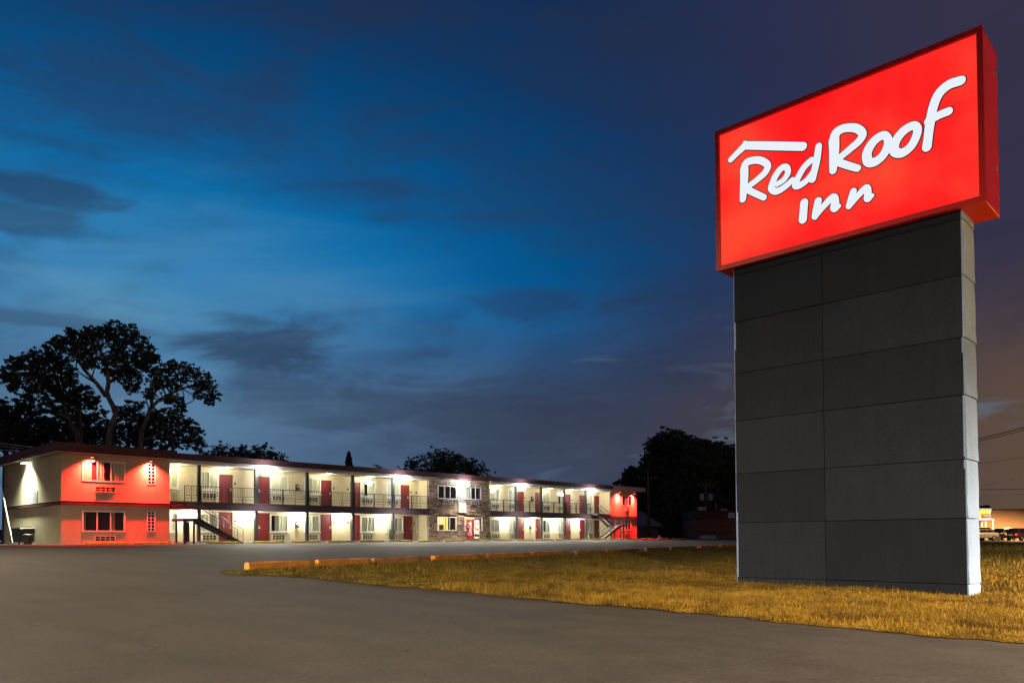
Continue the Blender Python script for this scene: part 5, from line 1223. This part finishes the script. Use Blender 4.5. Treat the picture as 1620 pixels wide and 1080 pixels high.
# ------------------------------------------------------------------ cars
def car(px, D, yaw, paint, label, kind='suv', lit=False, base_y=850):
    P = at_d(px, base_y, D); x, y = float(P[0]), float(P[1]); t = thing('parked_car', (x, y, gz(x, y)), label, 'car', 'cars parked in the far lot' if px > 1000 else None, yaw)
    ORG[t.name] = (0, 0, 0)
    L, W = (4.7, 1.86); H = 1.70 if kind == 'suv' else 1.46
    hood = [(-2.35, .55, .80), (-2.28, .42, .86), (-1.9, .36, .90), (-1.2, .30, .92), (0, .30, .93), (1.2, .30, .92), (1.9, .36, .90), (2.28, .45, .86), (2.35, .60, .80)]
    top = {-2.35: .70, -2.28: .86, -1.9: .93, -1.2: 1.0, 0: 1.02, 1.2: 1.03, 1.9: 1.02, 2.28: .98, 2.35: .85}
    mb = MB(); rings = []
    for xx, zb, hw in hood:
        zt = top[xx]; rings.append([(xx, -hw*.92, zb), (xx, -hw, zb+.12), (xx, -hw, zt-.12), (xx, -hw*.93, zt), (xx, hw*.93, zt), (xx, hw, zt-.12), (xx, hw, zb+.12), (xx, hw*.92, zb)])
    n = 8; vs = [p for r in rings for p in r]; fs = [(i*n+j, i*n+(j+1) % n, (i+1)*n+(j+1) % n, (i+1)*n+j) for i in range(len(rings)-1) for j in range(n)]; fs += [tuple(range(n))[::-1], tuple(range((len(rings)-1)*n, len(rings)*n))]
    mb.add(vs, fs); body = mb.build('body', paint, t, True); bevel(body, .03, 2)
    g = MB(); xr = 2.15 if kind == 'suv' else 1.7
    lo = [(-1.25, .84), (xr, .84)]; hi = [(-.45, .66), (xr-.45, .68)]
    g.add([(lo[0][0], -.84, .98), (lo[1][0], -.84, 1.0), (lo[1][0], .84, 1.0), (lo[0][0], .84, .98), (hi[0][0], -.66, H-.06), (hi[1][0], -.68, H-.06), (hi[1][0], .68, H-.06), (hi[0][0], .66, H-.06)], [(4, 5, 6, 7), (0, 1, 5, 4), (1, 2, 6, 5), (2, 3, 7, 6), (3, 0, 4, 7)]); bevel(g.build('cabin_glass', 'car_glass', t), .05, 2)
    r = MB(); r.add([(hi[0][0]-.06, -.69, H-.075), (hi[1][0]+.08, -.70, H-.075), (hi[1][0]+.08, .70, H-.075), (hi[0][0]-.06, .69, H-.075), (hi[0][0]+.1, -.6, H), (hi[1][0]-.05, -.62, H), (hi[1][0]-.05, .62, H), (hi[0][0]+.1, .6, H)], [(0, 3, 2, 1), (4, 5, 6, 7), (0, 1, 5, 4), (1, 2, 6, 5), (2, 3, 7, 6), (3, 0, 4, 7)]); r.build('roof', paint, t)
    for s in (-1, 1):
        for xa_, xb_ in ((-1.25, -.45), (.55, .5), (xr-.02, xr-.43)): p = MB(); p.tube([(xa_, s*.845, .98), (xb_, s*.685, H-.06)], .035, 5); p.build('pillar', paint, t)
        m = MB(); m.box(-1.05, -.87, s*.93-.09, s*.93+.09, 1.0, 1.13); m.build('mirror', paint, t)
        m = MB(); m.box(-2.345, -2.2, s*.66-.16, s*.66+.16, .68, .82); m.build('headlight', 'head_clear', t)
        m = MB(); m.box(2.2, 2.37, s*.72-.11, s*.72+.11, .70, .95); m.build('taillight', 'tail_lit' if lit else 'tail_red', t)
        for xx in (-1.42, 1.42):
            w = MB(); w.tube([(xx, s*.72, .34), (xx, s*.95, .34)], .34, 18); wo = w.build('wheel', 'rubber', t); q = MB(); q.tube([(xx, s*.951, .34), (xx, s*.965, .34)], .21, 14); q.build('rim', 'alloy', wo)
    b = MB(); b.box(-2.42, -2.25, -.82, .82, .34, .52); b.build('bumper', 'rubber', t); b = MB(); b.box(2.27, 2.42, -.82, .82, .36, .54); b.build('bumper', 'rubber', t)
    b = MB(); b.box(2.36, 2.375, -.26, .26, .72, .84); b.build('number_plate', 'plate_white', t)
    return t
va = math.atan2(-RT[1], -RT[0])
car(1560, 104, math.atan2(RT[1], RT[0])+math.pi-.55, 'paint_black', 'black car nose on in the far lot just right of the pylon')
car(1585, 112, math.atan2(RT[1], RT[0])+.5, 'paint_silver', 'pale silver car in the middle of the far lot')
car(1616, 108, math.atan2(RT[1], RT[0])+math.pi+.45, 'paint_maroon', 'dark red car with glowing tail light at the right edge', lit=True)
car(1549, 100, math.atan2(RT[1], RT[0])+.3, 'paint_silver', 'silver car mostly hidden behind the pylon edge', 'sedan')
car(-4, 84, math.atan2(RT[1], RT[0])+.3, 'paint_blue', 'dark blue car at the picture edge behind the near end wall', 'sedan')

# ------------------------------------------------------------------ street lamps (they stand outside the picture; their light falls on verge, drive and store)
def street_lamp(x, y, h, arm, label, power, col, spot=150):
    z = gz(x, y); t = thing('street_lamp', (x, y, z), label, 'street lamp', 'sodium street lamps'); d = Vector((*arm, 0)); e = Vector((x, y, z+h))+d
    m = MB(); m.tube([(x, y, z), (x, y, z+h*.55), (x, y, z+h)], [.13, .10, .07], 10); m.lathe([(.24, 0), (.24, .08), (.16, .25)], 12, (x, y, z)); m.build('pole', 'lamp_metal', t)
    m = MB(); m.tube([(x, y, z+h-.1), tuple(Vector((x, y, z+h+.25))+d*.5), tuple(e+Vector((0, 0, .2)))], .04, 8); m.build('arm', 'lamp_metal', t)
    m = MB(); m.lathe([(.12, .30), (.26, .16), (.30, .02), (.27, .0)], 14, tuple(e)); m.build('head', 'lamp_metal', t)
    m = MB(); m.lathe([(.25, -.002), (.20, -.08), (.08, -.12)], 14, tuple(e)); m.build('lens', 'lamp_sodium', t)
    light('street_light', 'SPOT', t, tuple(e-Vector((0, 0, .2))), power, col, .25, spot, .5, (0, 0, -1))
SOD = (1.0, 0.76, 0.50)
street_lamp(26.0, -20.0, 12.0, (-.6, 1.6), 'street lamp on the road side of the sign', 380000, SOD)
street_lamp(62.0, -20.0, 12.0, (-.6, 1.6), 'street lamp further along the road', 620000, SOD)
street_lamp(-10.0, -16.0, 12.0, (.8, 1.6), 'street lamp by the driveway mouth behind the viewer', 70000, SOD, 176)
street_lamp(-16.0, 22.0, 12.0, (1.6, .2), 'lamp post at the left side of the driveway', 75000, SOD, 176)
street_lamp(-4.5, 36.0, 10.0, (1.6, .5), 'lamp post at the left side of the parking lot', 30000, SOD)
for _px, _D, _pw, _nm in ((1668, 114, 75000, 'beside the store'), (1700, 94, 14000, 'in front of the parked cars')):
    _P = at_d(_px, 850, _D); street_lamp(float(_P[0]), float(_P[1]), 9.0, (.5, 1.6), 'street lamp over the far parking lot '+_nm, _pw, (1.0, .56, .22))
